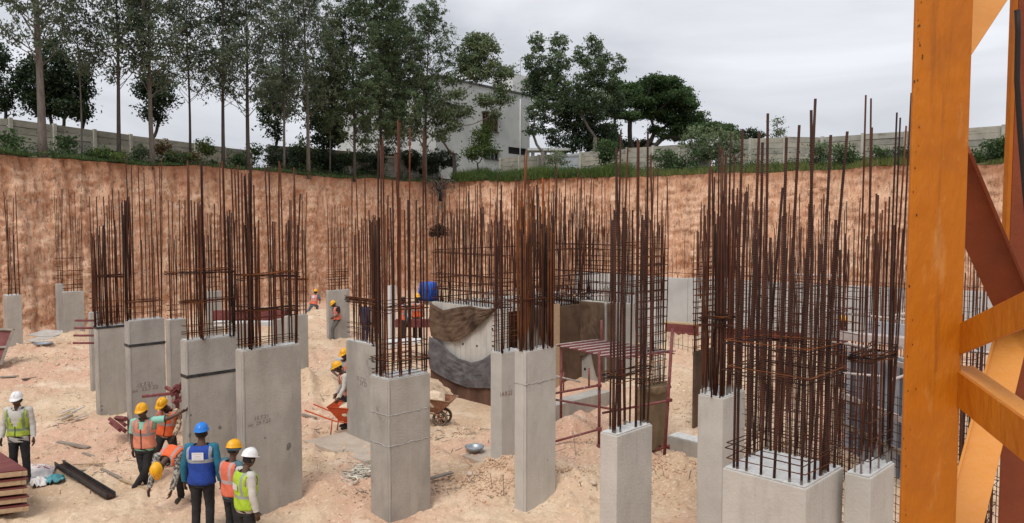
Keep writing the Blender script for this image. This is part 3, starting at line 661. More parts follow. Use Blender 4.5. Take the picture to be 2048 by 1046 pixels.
# grass and ground cover (uncountable)
def grass(name, px0, px1, o0, o1, n, hh, m, parent=None):
    xs = nr.uniform(px0, px1, n); P = []
    for x in np.linspace(px0, px1, 60):
        for o in (o0, (o0 + o1) / 2, o1): P.append(topside(x, o))
    P = np.array([tuple(p) for p in P]).reshape(60, 3, 3)
    f = (xs - px0) / (px1 - px0) * 59; i = np.clip(f.astype(int), 0, 58); fr_ = (f - i)[:, None]; ov = nr.uniform(0, 1.999, n); j = ov.astype(int); jf = (ov - j)[:, None]
    a = (P[i, j] * (1 - fr_) + P[i + 1, j] * fr_); b_ = (P[i, j + 1] * (1 - fr_) + P[i + 1, j + 1] * fr_); B = a * (1 - jf) + b_ * jf
    clump = vn(B[:, 0] * .9, B[:, 1] * .9, 60); keep = clump > .2; B = B[keep]; clump = clump[keep]; n = len(B)
    H = hh * nr.uniform(.4, 1.3, n) * (.4 + clump); az = nr.uniform(0, 6.28, n); wv = np.stack([np.cos(az), np.sin(az), 0 * az], 1) * .022
    tip = B + np.stack([nr.normal(0, .3, n) * H, nr.normal(0, .3, n) * H, H], 1)
    base = B + np.array([0, 0, -.05])
    Vv = np.stack([base - wv, base + wv, tip], 1).reshape(-1, 3)
    o = npmesh(name, Vv, np.arange(n * 3).reshape(-1, 3), m, n=3, attr={'tint': (np.clip(nr.normal(.3, .25, n) + clump * .3, 0, 1), 'FACE')})
    o['kind'] = 'stuff'; o['label'] = {'g1': 'green grass along the top edge of the left bank', 'g2': 'yellow green grass and weeds along the top of the right bank', 'g3': 'dense green weeds on the bank below the house'}[name_key]
    o['category'] = 'grass'; return o
name_key = 'g1'; grass('grass', -60, 900, -.05, 2.6, 16000, .11, ML_mid)
name_key = 'g2'; grass('grass', 1010, 2100, .3, 5.0, 42000, .30, ML_yel)
name_key = 'g3'; grass('grass', 905, 1260, .1, 3.2, 20000, .62, ML_bright)
# low weeds made of leaf clumps on the right bank
def weeds(px0, px1, o0, o1, n, m, lab):
    cen = []; tin = []
    for k in range(n):
        p = topside(rnd.uniform(px0, px1), rnd.uniform(o0, o1)); c = rnd.randint(25, 70); s = rnd.uniform(.12, .34)
        cen.append(np.array(p) + np.abs(nr.normal(size=(c, 3))) * np.array([1, 1, 1.1]) * s - np.array([s * .5, s * .5, 0])); tin.append(np.clip(nr.normal(rnd.uniform(.2, .6), .2, c), 0, 1))
    o = leaves('weeds', np.concatenate(cen), .12, .5, m, None, -.3, np.concatenate(tin)); o['kind'] = 'stuff'; o['label'] = lab; o['category'] = 'weeds'
weeds(905, 1200, .1, 3, 260, ML_mid, 'leafy green weeds on the bank in front of the house')
weeds(1200, 2060, .8, 4.5, 260, ML_mid, 'scattered leafy weeds along the right bank below the fence')
weeds(-20, 900, .3, 2.4, 110, ML_mid, 'leafy weeds among the tree trunks on the left bank')
# roots and the dead root ball at the corner
rc = topside(878, 0.0)
rt = thing('exposed_tree_roots', 'tangle of grey exposed roots hanging over the bank corner', 'roots', rc)
for k in range(34):
    p = topside(rnd.uniform(850, 905), rnd.uniform(-.2, .5)) + Z * .1; nn = rnd.randint(4, 6); q = p.copy(); pl = [p.copy()]
    for s in range(nn): q = q + Vector((rnd.gauss(0, .28), -abs(rnd.gauss(.12, .12)), -rnd.uniform(.1, .4))); pl.append(q.copy())
    tube('root', pl, [.035 * (1 - .8 * j / nn) for j in range(nn + 1)], M_twig, rt, 4)
hb = at(877, 462, 54.6)
lobe_tree('hanging_root_clump', 'dark hanging root clump on the corner of the earth bank', hb, [(hb.x, hb.y, hb.z, .55, .4), (hb.x - .35, hb.y, hb.z - .25, .3, .12), (hb.x + .4, hb.y, hb.z - .25, .3, .12), (hb.x, hb.y, hb.z + .3, .22, .3)], leafmat('dead_roots', (.02, .016, .01), (.05, .04, .025), .05), leaf=.12, dens=5, clump=.5, cat='roots', limbs=False)
tube('root_strand', [hb + Z * 2.8, hb + Z * 1.4 + Vector((.05, 0, 0)), hb], .02, M_twig, bpy.data.objects[[o.name for o in bpy.data.objects if o.name.startswith('hanging_root_clump')][0]], 4)
# ================= concrete columns with their reinforcement cages
def barmesh(name, p0, p1, r, m, parent, n=6, seg=5, wob=.012, cem=.0, hook=0):
    d = p1 - p0; L_ = d.length
    k1, k2 = rnd.gauss(0, wob), rnd.gauss(0, wob); ph = rnd.uniform(.6, 1.3)
    pts = []
    for i in range(seg + 1):
        f = i / seg; b_ = math.sin(f * 3.14 * ph) * L_; pts.append(p0 + d * f + Vector((k1 * b_, k2 * b_, 0)))
    vs, fs = tubevf(pts, r, n)
    o = mesh(name, vs, fs, m, parent, True)
    if cem:
        a = o.data.attributes.new('cem', 'FLOAT', 'POINT'); z0 = p0.z
        a.data.foreach_set('value', [(cem - (v.z - z0)) / (cem * .5 + .01) for v in vs])
    return o
def hring(name, pts, r, m, parent, jit=.012, over=True):
    """a link round the bars: square-cornered closed loop with uneven legs"""
    q = []
    for i, p in enumerate(pts):
        q.append(Vector(p) + Vector((rnd.uniform(-jit, jit), rnd.uniform(-jit, jit), rnd.uniform(-jit, jit))))
    vs, fs = tubevf(q, r, 4, False, True)
    o = mesh(name, vs, fs, m, parent, True)
    return o
class Col: pass
def footprint(xl, xc, xr, yc, h, ztop=None):
    C = onz(xc, yc, h); X0, Y0 = C.x, C.y; d = (CZ - h) * sp
    kl = (xl - 1024) / F; kr = (xr - 1024) / F
    a = (X0 - kl * (cp * Y0 + d)) / (1 + kl * cp) / S2; b = (kr * (cp * Y0 + d) - X0) / (1 - kr * cp) / S2
    return Vector((X0, Y0, 0)), max(a, .04), max(b, .04)
def perim(C, a, b, inset, z=0):
    C = Vector((C.x, C.y, z)); p = C + U * inset + V * inset; a2, b2 = max(.02, a - 2 * inset), max(.02, b - 2 * inset)
    return [p, p + U * b2, p + U * b2 + V * a2, p + V * a2]
def column(label, xl, xc, xr, yc, h, bars=(), rings=(), fill=(0, 0, 0), r=.013, m=None, bm_=None, band=None, joints=(), thick=(), autorings=None, mc=None, cem=0, top=True, name='concrete_column', cat='column', group=None, dense=(0, 0), zb=-.6, bev=.012, ringr=.006, bundle=()):
    m = m or M_conc; bm_ = bm_ or M_rust; C, a, b = footprint(xl, xc, xr, yc, h)
    t = thing(name, label, cat, (C.x, C.y, 0), group)
    t['kind'] = 'thing'; o = Col(); o.t = t; o.C = C; o.a = a; o.b = b; o.h = h
    if band is None:
        box('shaft', C + Z * zb, U * b, V * a, Z * (h - zb), m, t, bev)
    else:
        q = onplane(xc, band, C, N_R).z
        box('shaft', C + Z * zb, U * b, V * a, Z * (q - zb), m, t, bev)
        if h - q > .12: box('upper_lift', C + Z * (q + .003) - (U + V) * .0, U * b, V * a, Z * (h - q - .003), m, t, bev)
        box('tape_band', C - (U + V) * .008 + Z * (q - .035), U * (b + .016), V * (a + .016), Z * .06, M_black, t, .004)
    if top: # slurry on the top
        pts = perim(C, a, b, .02, h + .004); mesh('top_slurry', pts + [p + Z * .012 for p in pts], BF, M_slurry, t)
    for jy in joints:
        q = onplane(xc, jy, C, N_R).z; vs, fs = [], []
        for P_, d_, ln in ((C, U, b), (C, V, a)):
            n = 14; pl = [P_ + d_ * (ln * i / n) + Z * (q + rnd.uniform(-.012, .012)) for i in range(n + 1)]
            tubevf(pl, [rnd.uniform(.004, .013) for _ in pl], 5, vs=vs, fs=fs)
        mesh('casting_joint', vs, fs, M_joint, t, True)
    ins = min(.045, a * .25, b * .25); pr = perim(C, a, b, ins, h)
    cand = []
    for i in range(4):
        p, q = pr[i], pr[(i + 1) % 4]
        for k in range(40): cand.append((p.lerp(q, k / 40), i in (0, 3)))
    cx = [proj(c[0])[0] for c in cand]
    nb = 0
    for bb in bars:
        xt, yt = bb[0], bb[1]; side = bb[2] if len(bb) > 2 else None
        Ym = (pr[0].y + pr[2].y) / 2; T = at(xt, yt, Ym); xb = proj(Vector((T.x, Ym, h)))[0] + rnd.gauss(0, 1.2) * (1 if len(bb) < 4 else 0)
        if len(bb) > 3: xb = bb[3]
        best = min(range(len(cand)), key=lambda i: abs(cx[i] - xb) * 2 + (3 if (side == 'b') == cand[i][1] and side else 0) + rnd.random() * 1.5)
        P_ = cand[best][0]; T = at(xt, yt, P_.y)
        if len(bb) <= 3: T.x = T.x * .75 + P_.x * .25
        barmesh('rebar', P_ - Z * .01, T, r * rnd.uniform(.82, .97), bm_ if rnd.random() < .75 else (M_rust_dk if bm_ is not M_rust_near else M_rust_near), t, 6 if r < .015 else 8, 6, .006, cem * rnd.uniform(.3, 1.3))
    n, z0, z1 = fill
    per = 2 * (a + b) - 8 * ins
    for k in range(n):
        c = cand[int((k + rnd.uniform(-.2, .2)) * len(cand) / n) % len(cand)][0]
        zt = rnd.uniform(z0, z1); ln = zt - h
        lean = Vector((rnd.gauss(0, .012), rnd.gauss(0, .012), 0)) * ln
        barmesh('rebar', c - Z * .01, Vector((c.x, c.y, zt)) + lean, r * rnd.uniform(.75, .92), bm_ if rnd.random() < .7 else M_rust_dk, t, 5, 5, .006, cem * rnd.uniform(.3, 1.3))
    for bx, y0, y1, nn in bundle:   # bars tied together in a bunch
        P_ = min(cand, key=lambda c: abs(proj(c[0])[0] - bx) + (0 if c[1] else 8))[0]
        for k in range(nn):
            q = P_ + Vector((rnd.gauss(0, .035), rnd.gauss(0, .035), 0)); T = at(bx, rnd.uniform(y0, y1), q.y); T.x = q.x + rnd.gauss(0, .02)
            barmesh('rebar', q, T, r * .85, M_rust_dk if k % 2 else bm_, t, 5, 4, .004)
    def zof(y): return onplane(xc, y, C, N_R).z
    zr = [zof(y) for y in rings]
    if autorings: n, z0, z1 = autorings; zr += [z0 + (z1 - z0) * k / max(1, n - 1) + rnd.uniform(-.02, .02) for k in range(n)]
    for z in zr:
        if z <= h + .02: continue
        hring('link', perim(C, a, b, ins - .022, z), ringr, mc or (M_rust if rnd.random() < .6 else M_rust_or), t)
    for y, nn in thick:
        z = zof(y)
        for k in range(nn):
            pts = perim(C, a, b, ins - .025 - rnd.uniform(0, .02), z + rnd.gauss(0, .025)); tz = rnd.gauss(0, .02)
            pts = [p + Z * (tz * (1 if i in (1, 2) else -1)) for i, p in enumerate(pts)]
            hring('link', pts, ringr * 1.05, M_rust_or if k % 2 else M_rust_dk, t, .025)
    return o
def writing(col, px, py, txt, size, m, face='R', rot=0, slant=0):
    cu = bpy.data.curves.new('writing', 'FONT'); cu.body = txt; cu.size = size; cu.extrude = .0008; cu.align_x = 'CENTER'; cu.shear = slant; cu.resolution_u = 2
    n = N_R if face == 'R' else N_L; x = U if face == 'R' else -V
    p = onplane(px, py, col.C, n) + n * .003
    tmp = bpy.data.objects.new('writing_tmp', cu); COL.objects.link(tmp); dg = bpy.context.evaluated_depsgraph_get(); me = bpy.data.meshes.new_from_object(tmp.evaluated_get(dg)); bpy.data.objects.remove(tmp)
    M4 = Matrix((( x.x, 0, n.x, p.x), (x.y, 0, n.y, p.y), (x.z, 1, n.z, p.z), (0, 0, 0, 1))) @ Matrix.Rotation(rot, 4, 'Z')
    me.transform(M4); me.transform(Matrix.Translation(-org(col.t)))
    o = link('writing', me, m, col.t); return o
M_ink = mat('red_brown_crayon', (.27, .15, .13), .9)
M_seam = mat('form_seam', (.16, .145, .13), .9, (.3, .28, .26), 3)
M_inkd = mat('dark_pencil', (.21, .19, .17), .9)
G = 'concrete columns standing in the pit'
A = column
c1 = A('column at the left edge of the picture by the leaning maroon panel', 5, 12, 43, 592, 2.17, [(10, 383), (12, 440), (18, 454), (25, 396), (31, 383), (14, 400), (36, 520), (28, 470)], (523, 560, 571, 580), r=.016, group=G)
c2b = A('narrow column tucked behind the left side of the pale far column', 110, 114, 128, 569, 2.3, [(108, 380), (112, 400), (116, 425), (120, 395), (125, 378), (127, 378)], (517, 533, 542, 551, 558), r=.014, group=G, ringr=.008)
c2 = A('pale far column left of the red pipes', 123, 127, 168, 585, 2.12, [(136, 378), (141, 440), (145, 432), (147, 383), (150, 430), (155, 440), (161, 388), (158, 430), (166, 388), (130, 430), (133, 440)], (517, 542, 551, 561, 571, 578), r=.012, group=G, ringr=.008)
c3a = A('short stub column with red pipes sticking out beside it', 176, 180, 200, 626, 2.3, [(178, 392), (187, 408), (181, 450), (190, 470), (193, 455)], (537, 575, 585, 597, 607, 617), r=.014, group=G, ringr=.008)
c3 = A('column with a black taped top edge behind the pencilled column', 187, 194, 252, 655, 2.32,
       [(192, 393), (196, 470), (207, 393), (204, 455), (217, 390), (214, 410), (222, 400), (226, 375), (228, 440), (238, 380), (234, 460), (243, 405), (210, 460), (219, 460), (247, 430), (200, 470), (231, 455)], (606, 617, 628, 640, 648), r=.015, thick=[(553, 7)], band=656, bundle=[(195, 465, 480, 5), (214, 450, 460, 6)], group=G, cem=.08)
c4 = A('column with pencilled dates and a black tape band behind the waving worker', 248, 257, 329, 643, 2.8,
       [(250, 300), (261, 330), (277, 329), (288, 345), (310, 335), (324, 322), (320, 325), (265, 423), (301, 398), (303, 425), (296, 470), (314, 470), (283, 480), (253, 393), (256, 400), (259, 392), (306, 490)], (606, 618, 630), r=.012, band=692, bundle=[(258, 392, 410, 9)], thick=[(607, 2)], group=G, cem=.08)
c5 = A('plain column half hidden between the two taped columns', 330, 338, 372, 641, 2.5, [(336, 400), (345, 404), (359, 400), (335, 478), (349, 480), (352, 470), (367, 430), (341, 470), (364, 480)], (612, 622, 632), r=.013, thick=[(549, 4)], group=G)
c9 = A('small far column seen between the cages of the left row', 412, 415, 443, 584, 2.3, [(414, 426), (420, 430), (424, 425), (428, 408), (434, 427), (440, 430), (417, 475), (426, 477), (437, 478), (431, 478)], (502, 545, 555, 565, 575), r=.013, group=G, ringr=.008)
c6 = A('column with a black tape band above the worker in the blue vest', 360, 372, 476, 683, 2.74,
       [(369, 400), (371, 452), (375, 322), (377, 330), (384, 400), (389, 403), (391, 440), (395, 470), (400, 402), (402, 325), (407, 325), (404, 410), (440, 325), (445, 322), (447, 330), (430, 407), (455, 440), (462, 420), (468, 445), (414, 470), (422, 450), (408, 470), (450, 430), (472, 440)], (655, 666, 672), r=.014, band=754, thick=[(548, 4), (604, 6)], bundle=[(404, 400, 420, 5), (463, 420, 440, 6)], group=G, cem=.1)
c7 = A('wide column behind the white helmeted worker at the bottom', 470, 484, 601, 703, 2.84,
       [(461, 335), (465, 337), (476, 330), (483, 345), (500, 320), (503, 330), (507, 370), (490, 450), (495, 455), (517, 440), (515, 445), (532, 330), (538, 335), (546, 443), (550, 443), (559, 322), (561, 330), (586, 335), (590, 373), (577, 440), (580, 400), (604, 387), (597, 450), (511, 455), (486, 445)], (641, 684, 692), r=.0155, thick=[(553, 5), (624, 5)], bundle=[(500, 330, 380, 5)], group=G, cem=.1)
c8 = A('mid distance column with its foot in sand right of the wide column', 568, 573, 616, 633, 2.1, [(577, 440), (580, 445), (583, 400), (590, 373), (597, 450), (604, 450), (611, 470), (604, 387), (614, 385), (594, 470), (587, 470), (607, 460)], (605, 615, 623), r=.015, thick=[(560, 4), (588, 2)], bundle=[(578, 440, 450, 4)], group=G)
c10 = A('far column that the walking worker passes', 652, 656, 699, 582, 2.1, [(655, 410), (660, 408), (665, 412), (670, 409), (675, 413), (680, 408), (685, 410), (690, 412), (695, 415)] + [(657 + 4.2 * k, 455) for k in range(10)], (496, 540, 545, 550, 555, 560, 566, 572), r=.013, group=G, ringr=.009)
c11 = A('column with faint writing hiding two workers and an orange barrow', 692, 751, 762, 692, 2.24,
        [(704, 355), (714, 355), (711, 437), (722, 437), (730, 355), (733, 440), (725, 450), (745, 430), (742, 440), (738, 420), (718, 460), (707, 470), (748, 460)], (655, 665, 676), r=.015, thick=[(603, 9), (612, 4)], bundle=[(746, 430, 450, 7)], group=G, cem=.1)
c12 = A('central two faced column with two casting joints', 739, 777, 860, 761, 2.38,
        [(757, 277), (765, 275), (761, 290), (775, 390), (782, 415), (791, 300), (796, 240), (798, 245), (800, 395), (815, 400), (818, 400), (821, 255), (846, 255), (848, 262), (831, 400), (839, 415), (853, 445), (752, 440), (755, 445), (770, 430), (786, 360), (808, 420), (750, 450)], (608, 690, 700, 724, 733, 748, 755), r=.0155, joints=(833, 895), thick=[(622, 4), (725, 3)], bundle=[(762, 420, 450, 3)], group=G, cem=.15)
c13 = A('stepped pale column with red figures left of the tall front column', 981, 1003, 1046, 707, 2.26, [(991, 420), (994, 430), (1000, 400), (1004, 370), (1008, 450), (1013, 440), (1018, 460), (1024, 430), (1029, 450), (998, 465)], (610, 622, 634, 645, 655, 665, 676, 687), r=.015, bundle=[(1004, 370, 450, 8)], m=M_conc_fresh, group=G)
c14 = A('tall pale front column with a smeared cement joint below dense orange rusted bars', 1029, 1051, 1112, 704, 2.78,
        [(1052, 300), (1049, 310), (1045, 370), (1036, 370), (1030, 375), (1058, 372), (1062, 380), (1066, 375), (1069, 372), (1085, 355), (1087, 360), (1092, 450), (1099, 360), (1107, 370), (1111, 440), (1075, 470), (1079, 440), (1040, 400), (1055, 440), (1033, 440), (1090, 420), (1105, 460)], (), fill=(18, 4.6, 5.6), r=.0145, bm_=M_rust_or, joints=(770,), thick=[(600, 4)], bundle=[(1046, 430, 480, 8), (1062, 410, 470, 8), (1085, 430, 480, 6), (1100, 450, 480, 6)], m=M_conc_fresh, group=G, cem=.35)
c15 = A('short pale column with a tilted top beneath the scaffold deck', 1200, 1234, 1305, 873, 2.4,
        [(1234, 295), (1242, 260), (1254, 295), (1275, 277), (1278, 285), (1296, 265), (1303, 310), (1229, 420), (1246, 415), (1254, 423), (1277, 415), (1291, 440), (1225, 440), (1286, 430), (1232, 430), (1265, 420)], (), r=.0135, bm_=M_rust_near, thick=[(757, 3), (765, 2)], m=M_conc_fresh, group=G, cem=.08)
c16b = A('pale column behind the left corner of the front block', 1400, 1462, 1491, 790, 2.3, (), (), fill=(14, 4.6, 6.2), autorings=(6, 2.9, 4.6), r=.014, m=M_conc_fresh, group=G, cem=.15)
c16 = A('narrow pale column left of the large front block', 1396, 1446, 1470, 798, 2.4,
        [(1420, 320), (1425, 340), (1438, 288), (1441, 295), (1453, 345), (1463, 265), (1469, 310), (1408, 410), (1410, 420), (1415, 430), (1445, 408), (1449, 415), (1430, 430), (1434, 440), (1458, 420), (1405, 450)], (), r=.0135, bm_=M_rust, thick=[(638, 7), (655, 3)], bundle=[(1430, 430, 460, 5), (1440, 420, 450, 5)], m=M_conc_fresh, group=G, cem=.15)
PB = [(1485, 258, 'f', 1468), (1518, 265, 'f', 1491), (1536, 227, 'f', 1520), (1524, 285, 'b', 1508), (1575, 275, 'f', 1548), (1563, 375, 'b', 1531), (1605, 250, 'f', 1580), (1591, 388, 'b', 1557), (1628.5, 198, 'f', 1603), (1624, 220, 'f', 1617), (1620, 480, 'b', 1590), (1662, 270, 'f', 1629), (1695, 263, 'f', 1644), (1671, 440, 'f', 1655), (1651, 480, 'f', 1640), (1643, 488, 'b', 1620), (1541, 475, 'b', 1540), (1514, 478, 'b', 1500), (1494, 383, 'f', 1476), (1681, 500, 'f', 1668), (1660, 560, 'b', 1650)]
c17 = A('large front block with a broad slurry covered top and thick ribbed bars', 1445, 1612, 1687, 979, 2.4, PB, (925, 935, 955), r=.0165, bm_=M_rust_near, thick=[(770, 3), (718, 3)], m=M_conc_fresh, group=G, cem=.07, ringr=.0065)
c18 = A('front column between the large block and the orange mast', 1689, 1741, 1790, 958, 2.4,
        [(1731.6, 190, 'f'), (1740, 197, 'f'), (1745, 255, 'b'), (1794, 225), (1806, 235), (1814, 252), (1825, 185, 'f', 1777), (1753, 387), (1756, 390), (1761, 420), (1771, 403), (1780, 393), (1811, 458), (1734, 427), (1765, 470), (1790, 450)], (850, 885, 905, 925), r=.0115, bm_=M_rust, thick=[(722, 9)], m=M_conc_fresh, group=G, cem=.22)
# pencil notes
writing(c4, 290, 772, '15.7.21', .12, M_inkd, 'R', .03); writing(c4, 291, 781, 'oc  23.7.22', .12, M_inkd, 'R', .04)
writing(c7, 523, 838, '15.7.21', .09, M_inkd, 'R', .03, .1); writing(c7, 519, 849, 'oc  29.7.22', .09, M_inkd, 'R', .05, .1)
writing(c11, 722, 762, '15.7.22', .13, M_inkd, 'L', -.03); writing(c11, 727, 772, '29.22', .13, M_inkd, 'L', -.03)
writing(c13, 1012, 791, '14.8.22', .13, M_ink, 'R', -.02)
# tie-hole spots and chips
def spot(col, px, py, r, face='R', m=None):
    n = N_R if face == 'R' else N_L; p = onplane(px, py, col.C, n) + n * .002
    x = U if face == 'R' else V; vs = [p] + [p + (x * math.cos(k * .785) * r + Z * math.sin(k * .785) * r * 1.3) * rnd.uniform(.6, 1.3) for k in range(8)]
    mesh('stain', vs, [(0, k + 1, (k + 1) % 8 + 1) for k in range(8)], m or M_stain, col.t)
M_stain = mat('damp_stain', (.13, .12, .11), .9, (.22, .21, .2), 20)
for c, x, y, r in ((c7, 577, 893, .045), (c7, 530, 876, .015), (c6, 440, 855, .03), (c6, 382, 830, .02), (c6, 380, 870, .03), (c4, 289, 790, .012), (c14, 1095, 920, .01)): spot(c, x, y, r)
spot(c3, 204, 812, .02); spot(c3, 204, 820, .018); spot(c12, 745, 962, .012, 'L')

for c_ in (c3, c4, c6, c7, c12, c11, c5, c14):
    vs, fs = [], []
    for d_, n_ in ((U, N_R), (V, N_L)):
        P_ = c_.C + d_ * .035 + n_ * .0005; pl = [P_ + Z * (c_.h * k / 12 - .05) + d_ * rnd.uniform(-.003, .003) for k in range(13)]; tubevf(pl, [rnd.uniform(.001, .005) for _ in pl], 4, vs=vs, fs=fs)
    mesh('form_seam', vs, fs, M_seam, c_.t)
# ---- wrapped columns, retaining wall, core
c19 = A('column wrapped in tan burlap inside the scaffold bay', 1270, 1286, 1336, 777, 1.45,
        [(1311, 340), (1316, 338), (1325, 400), (1333, 355), (1302, 440), (1308, 430), (1318, 445), (1322, 450), (1296, 450), (1330, 470), (1288, 440), (1292, 470)], (), fill=(8, 4.2, 5.2), r=.014, m=M_burlap2, mc=None, autorings=(16, 1.6, 4.4), top=False, group=G, bev=.04, ringr=.009, cem=.9, thick=[(771, 2)])
c20 = A('column wrapped in brown burlap on a grey footing', 1385, 1391, 1432, 703, 1.9, [(1408, 410), (1412, 430)], (), fill=(14, 4.4, 5.4), autorings=(14, 2.0, 4.0), r=.013, m=M_burlap, top=False, group=G, bev=.04, ringr=.009)
ft = A('grey concrete footing slab under the brown wrapped column', 1334, 1440, 1460, 889 + 8, .28, top=True, m=M_conc, name='footing', cat='footing', zb=-.6)
c21 = A('white column right behind the scaffold bay', 1247, 1252, 1286, 592, 2.3, (), (), fill=(10, 4.6, 5.4), autorings=(10, 2.4, 4.2), r=.014, m=M_white, group=G, ringr=.009)
c22 = A('white column wrapped round by a grey cage behind the scaffold bay', 1288, 1293, 1326, 604, 2.2, (), (), fill=(12, 4.4, 6.2), autorings=(18, .5, 4.4), r=.014, m=M_white, group=G, ringr=.009)
c23 = A('pale far column left of the far white retaining wall end', 1398, 1402, 1440, 598, 2.2, (), (), fill=(12, 4.6, 5.8), autorings=(12, 2.3, 4.2), r=.014, m=M_conc_fresh, group=G, ringr=.009)
c24 = A('far pale column at the left of the core wall', 775, 779, 792, 572, 2.5, (), (), fill=(6, 4.4, 5.6), r=.014, m=M_white, group=G)
c25 = A('far grey column behind the cages left of centre', 455, 462, 500, 650, 1.5, (), (), fill=(8, 2.4, 3.4), autorings=(4, 1.6, 2.4), r=.012, group=G)
c26 = A('stub column with a low cage under the far left cages', 545, 549, 575, 640, 1.6, (), (), fill=(7, 2.6, 4.4), autorings=(4, 1.7, 2.6), r=.012, group=G)
# retaining wall in front of the right cliff
RW0 = onz(1150, 545, 2.3); RW1 = onz(1990, 587, 2.3); ru = (RW1 - RW0).normalized(); rn = Vector((ru.y, -ru.x, 0))
rw = thing('retaining_wall', 'long pale concrete retaining wall in front of the right hand cliff', 'wall', (RW0.x, RW0.y, 0))
ln = (RW1 - RW0).length + 4
k = 0; s0 = 0
while s0 < ln:
    L_ = 3.1; top_ = 2.3 + rnd.uniform(-.04, .04)
    box('wall_panel', Vector((RW0.x, RW0.y, -.5)) + ru * (s0 + .006), ru * (L_ - .012), -rn * (.3 + .003 * (k % 2)), Z * (top_ + .5), M_wallc, rw, .01); s0 += L_; k += 1
def wallcage(t, P, d, nrm, length, z0, zlo, zhi, step, r=.010, tall=.2, ties=(), jit=.04, layers=2, hi2=None, m=None):
    n = int(length / step)
    for l in range(layers):
        for i in range(n):
            s = (i + rnd.uniform(-.15, .15)) * step; p = P + d * s - nrm * (.06 + l * .2); p = Vector((p.x, p.y, z0))
            zt = rnd.uniform(zlo, zhi) if rnd.random() > tall else rnd.uniform(zhi, hi2 or zhi + 1)
            barmesh('rebar', p, Vector((p.x + rnd.gauss(0, jit), p.y + rnd.gauss(0, jit), zt)), r * rnd.uniform(.85, 1.15), m or (M_rust if rnd.random() < .6 else M_rust_dk), t, 4, 4, .008)
        for z in ties:
            a_ = P + d * -.1 - nrm * (.06 + l * .2); b_ = P + d * (length + .1) - nrm * (.06 + l * .2)
            tube('tie_bar', [Vector((a_.x, a_.y, z + rnd.uniform(-.03, .03))), Vector((b_.x, b_.y, z + rnd.uniform(-.03, .03)))], r, M_rust, t, 4)
wallcage(rw, Vector((RW0.x, RW0.y, 0)) , ru, rn, 3.2, 2.2, 4.2, 4.7, .13, .013, .3, (2.5, 2.7, 2.95, 3.2, 3.5), hi2=5.6)
wallcage(rw, Vector((RW0.x, RW0.y, 0)) + ru * 5.0, ru, rn, 13.5, 2.2, 3.0, 3.9, .34, .011, .25, (2.5,), hi2=5.0, layers=1)
# maroon shutter boards at the wall foot
mb0 = at(1330, 650, 33); mb1 = at(1470, 663, 31.5)
mb = thing('maroon_shutter_beam', 'long maroon shutter board lying on sand before the white retaining wall', 'beam', (mb0.x, mb0.y, .3))
dd = Vector((mb1.x - mb0.x, mb1.y - mb0.y, 0)); un = dd.normalized(); pn = Vector((un.y, -un.x, 0))
box('board', Vector((mb0.x, mb0.y, -.1)), dd * 1.9, -pn * .12, Z * .52, M_maroon, mb, .01); box('top_timber', Vector((mb0.x, mb0.y, .43)) - un * .3, dd * .95, -pn * .35, Z * .07, M_wood, mb, .01)
box('lower_board', Vector((mb0.x, mb0.y, -.2)) + pn * .4, dd * 1.5, pn * .1, Z * .35, M_maroon, mb, .01)
# ---- core (lift shaft) walls
W0 = Vector((-2.5, 23.3, 0)); Wd = -V; Wn = N_L
cw = thing('core_wall', 'curving lift core wall of pale board marked concrete draped with nets', 'wall', W0)
Wl = 3.15
for k in range(14):
    s = Wl * k / 14; box('form_strip', W0 - Z * 1.8 + Wd * (s + .004), Wd * (Wl / 14 - .008), -Wn * (.25 + .0015 * (k % 3)), Z * 4.26, M_conc_fresh, cw, .004)
for px, py in ((985, 658), (954, 692), (926, 688), (986, 692)):
    p = onplane(px, py, W0, Wn); lathe('tie_hole', [(.001, .006), (.035, .005), (.04, -.01)], p + Wn * .002, M_dark, cw, 8, Wn)
wallcage(cw, W0, Wd, Wn, Wl, 2.4, 4.7, 5.6, .12, .012, .35, (2.6, 2.85, 3.1, 3.35, 4.0), hi2=6.2)
c_in = W0 + U * 4.4
wallcage(cw, W0 + U * .2, U, -N_R, 4.2, 2.4, 4.6, 5.5, .15, .012, .3, (2.6, 2.9, 3.2, 4.1), hi2=6.6)
cw2 = thing('core_wall', 'rear lift core wall of dense thin bars above the debris deck', 'wall', W0 + U * 4.2)
box('wall_panel', W0 + U * 4.2 - Z * .5, Wd * 4.5, -Wn * .25, Z * 2.9, M_conc, cw2)
wallcage(cw2, W0 + U * 4.2, Wd, Wn, 4.5, 2.4, 4.8, 5.8, .13, .012, .35, (2.7, 3.0, 3.3, 4.2), hi2=6.8)
cw3 = thing('core_wall', 'dense rust brown bar wall rising behind the tall front column', 'wall', W0 + U * 1.2 + Wd * 3.3)
wallcage(cw3, W0 + U * 1.0 + Wd * 3.4, U, N_R, 3.0, 2.3, 4.7, 5.6, .11, .013, .3, (2.7, 3.0, 3.3, 4.1), hi2=6.6)
box('wall_panel', W0 + U * 1.0 + Wd * 3.4 - Z * .5, U * 3.0, V * .25, Z * 2.9, M_burlap, cw3)
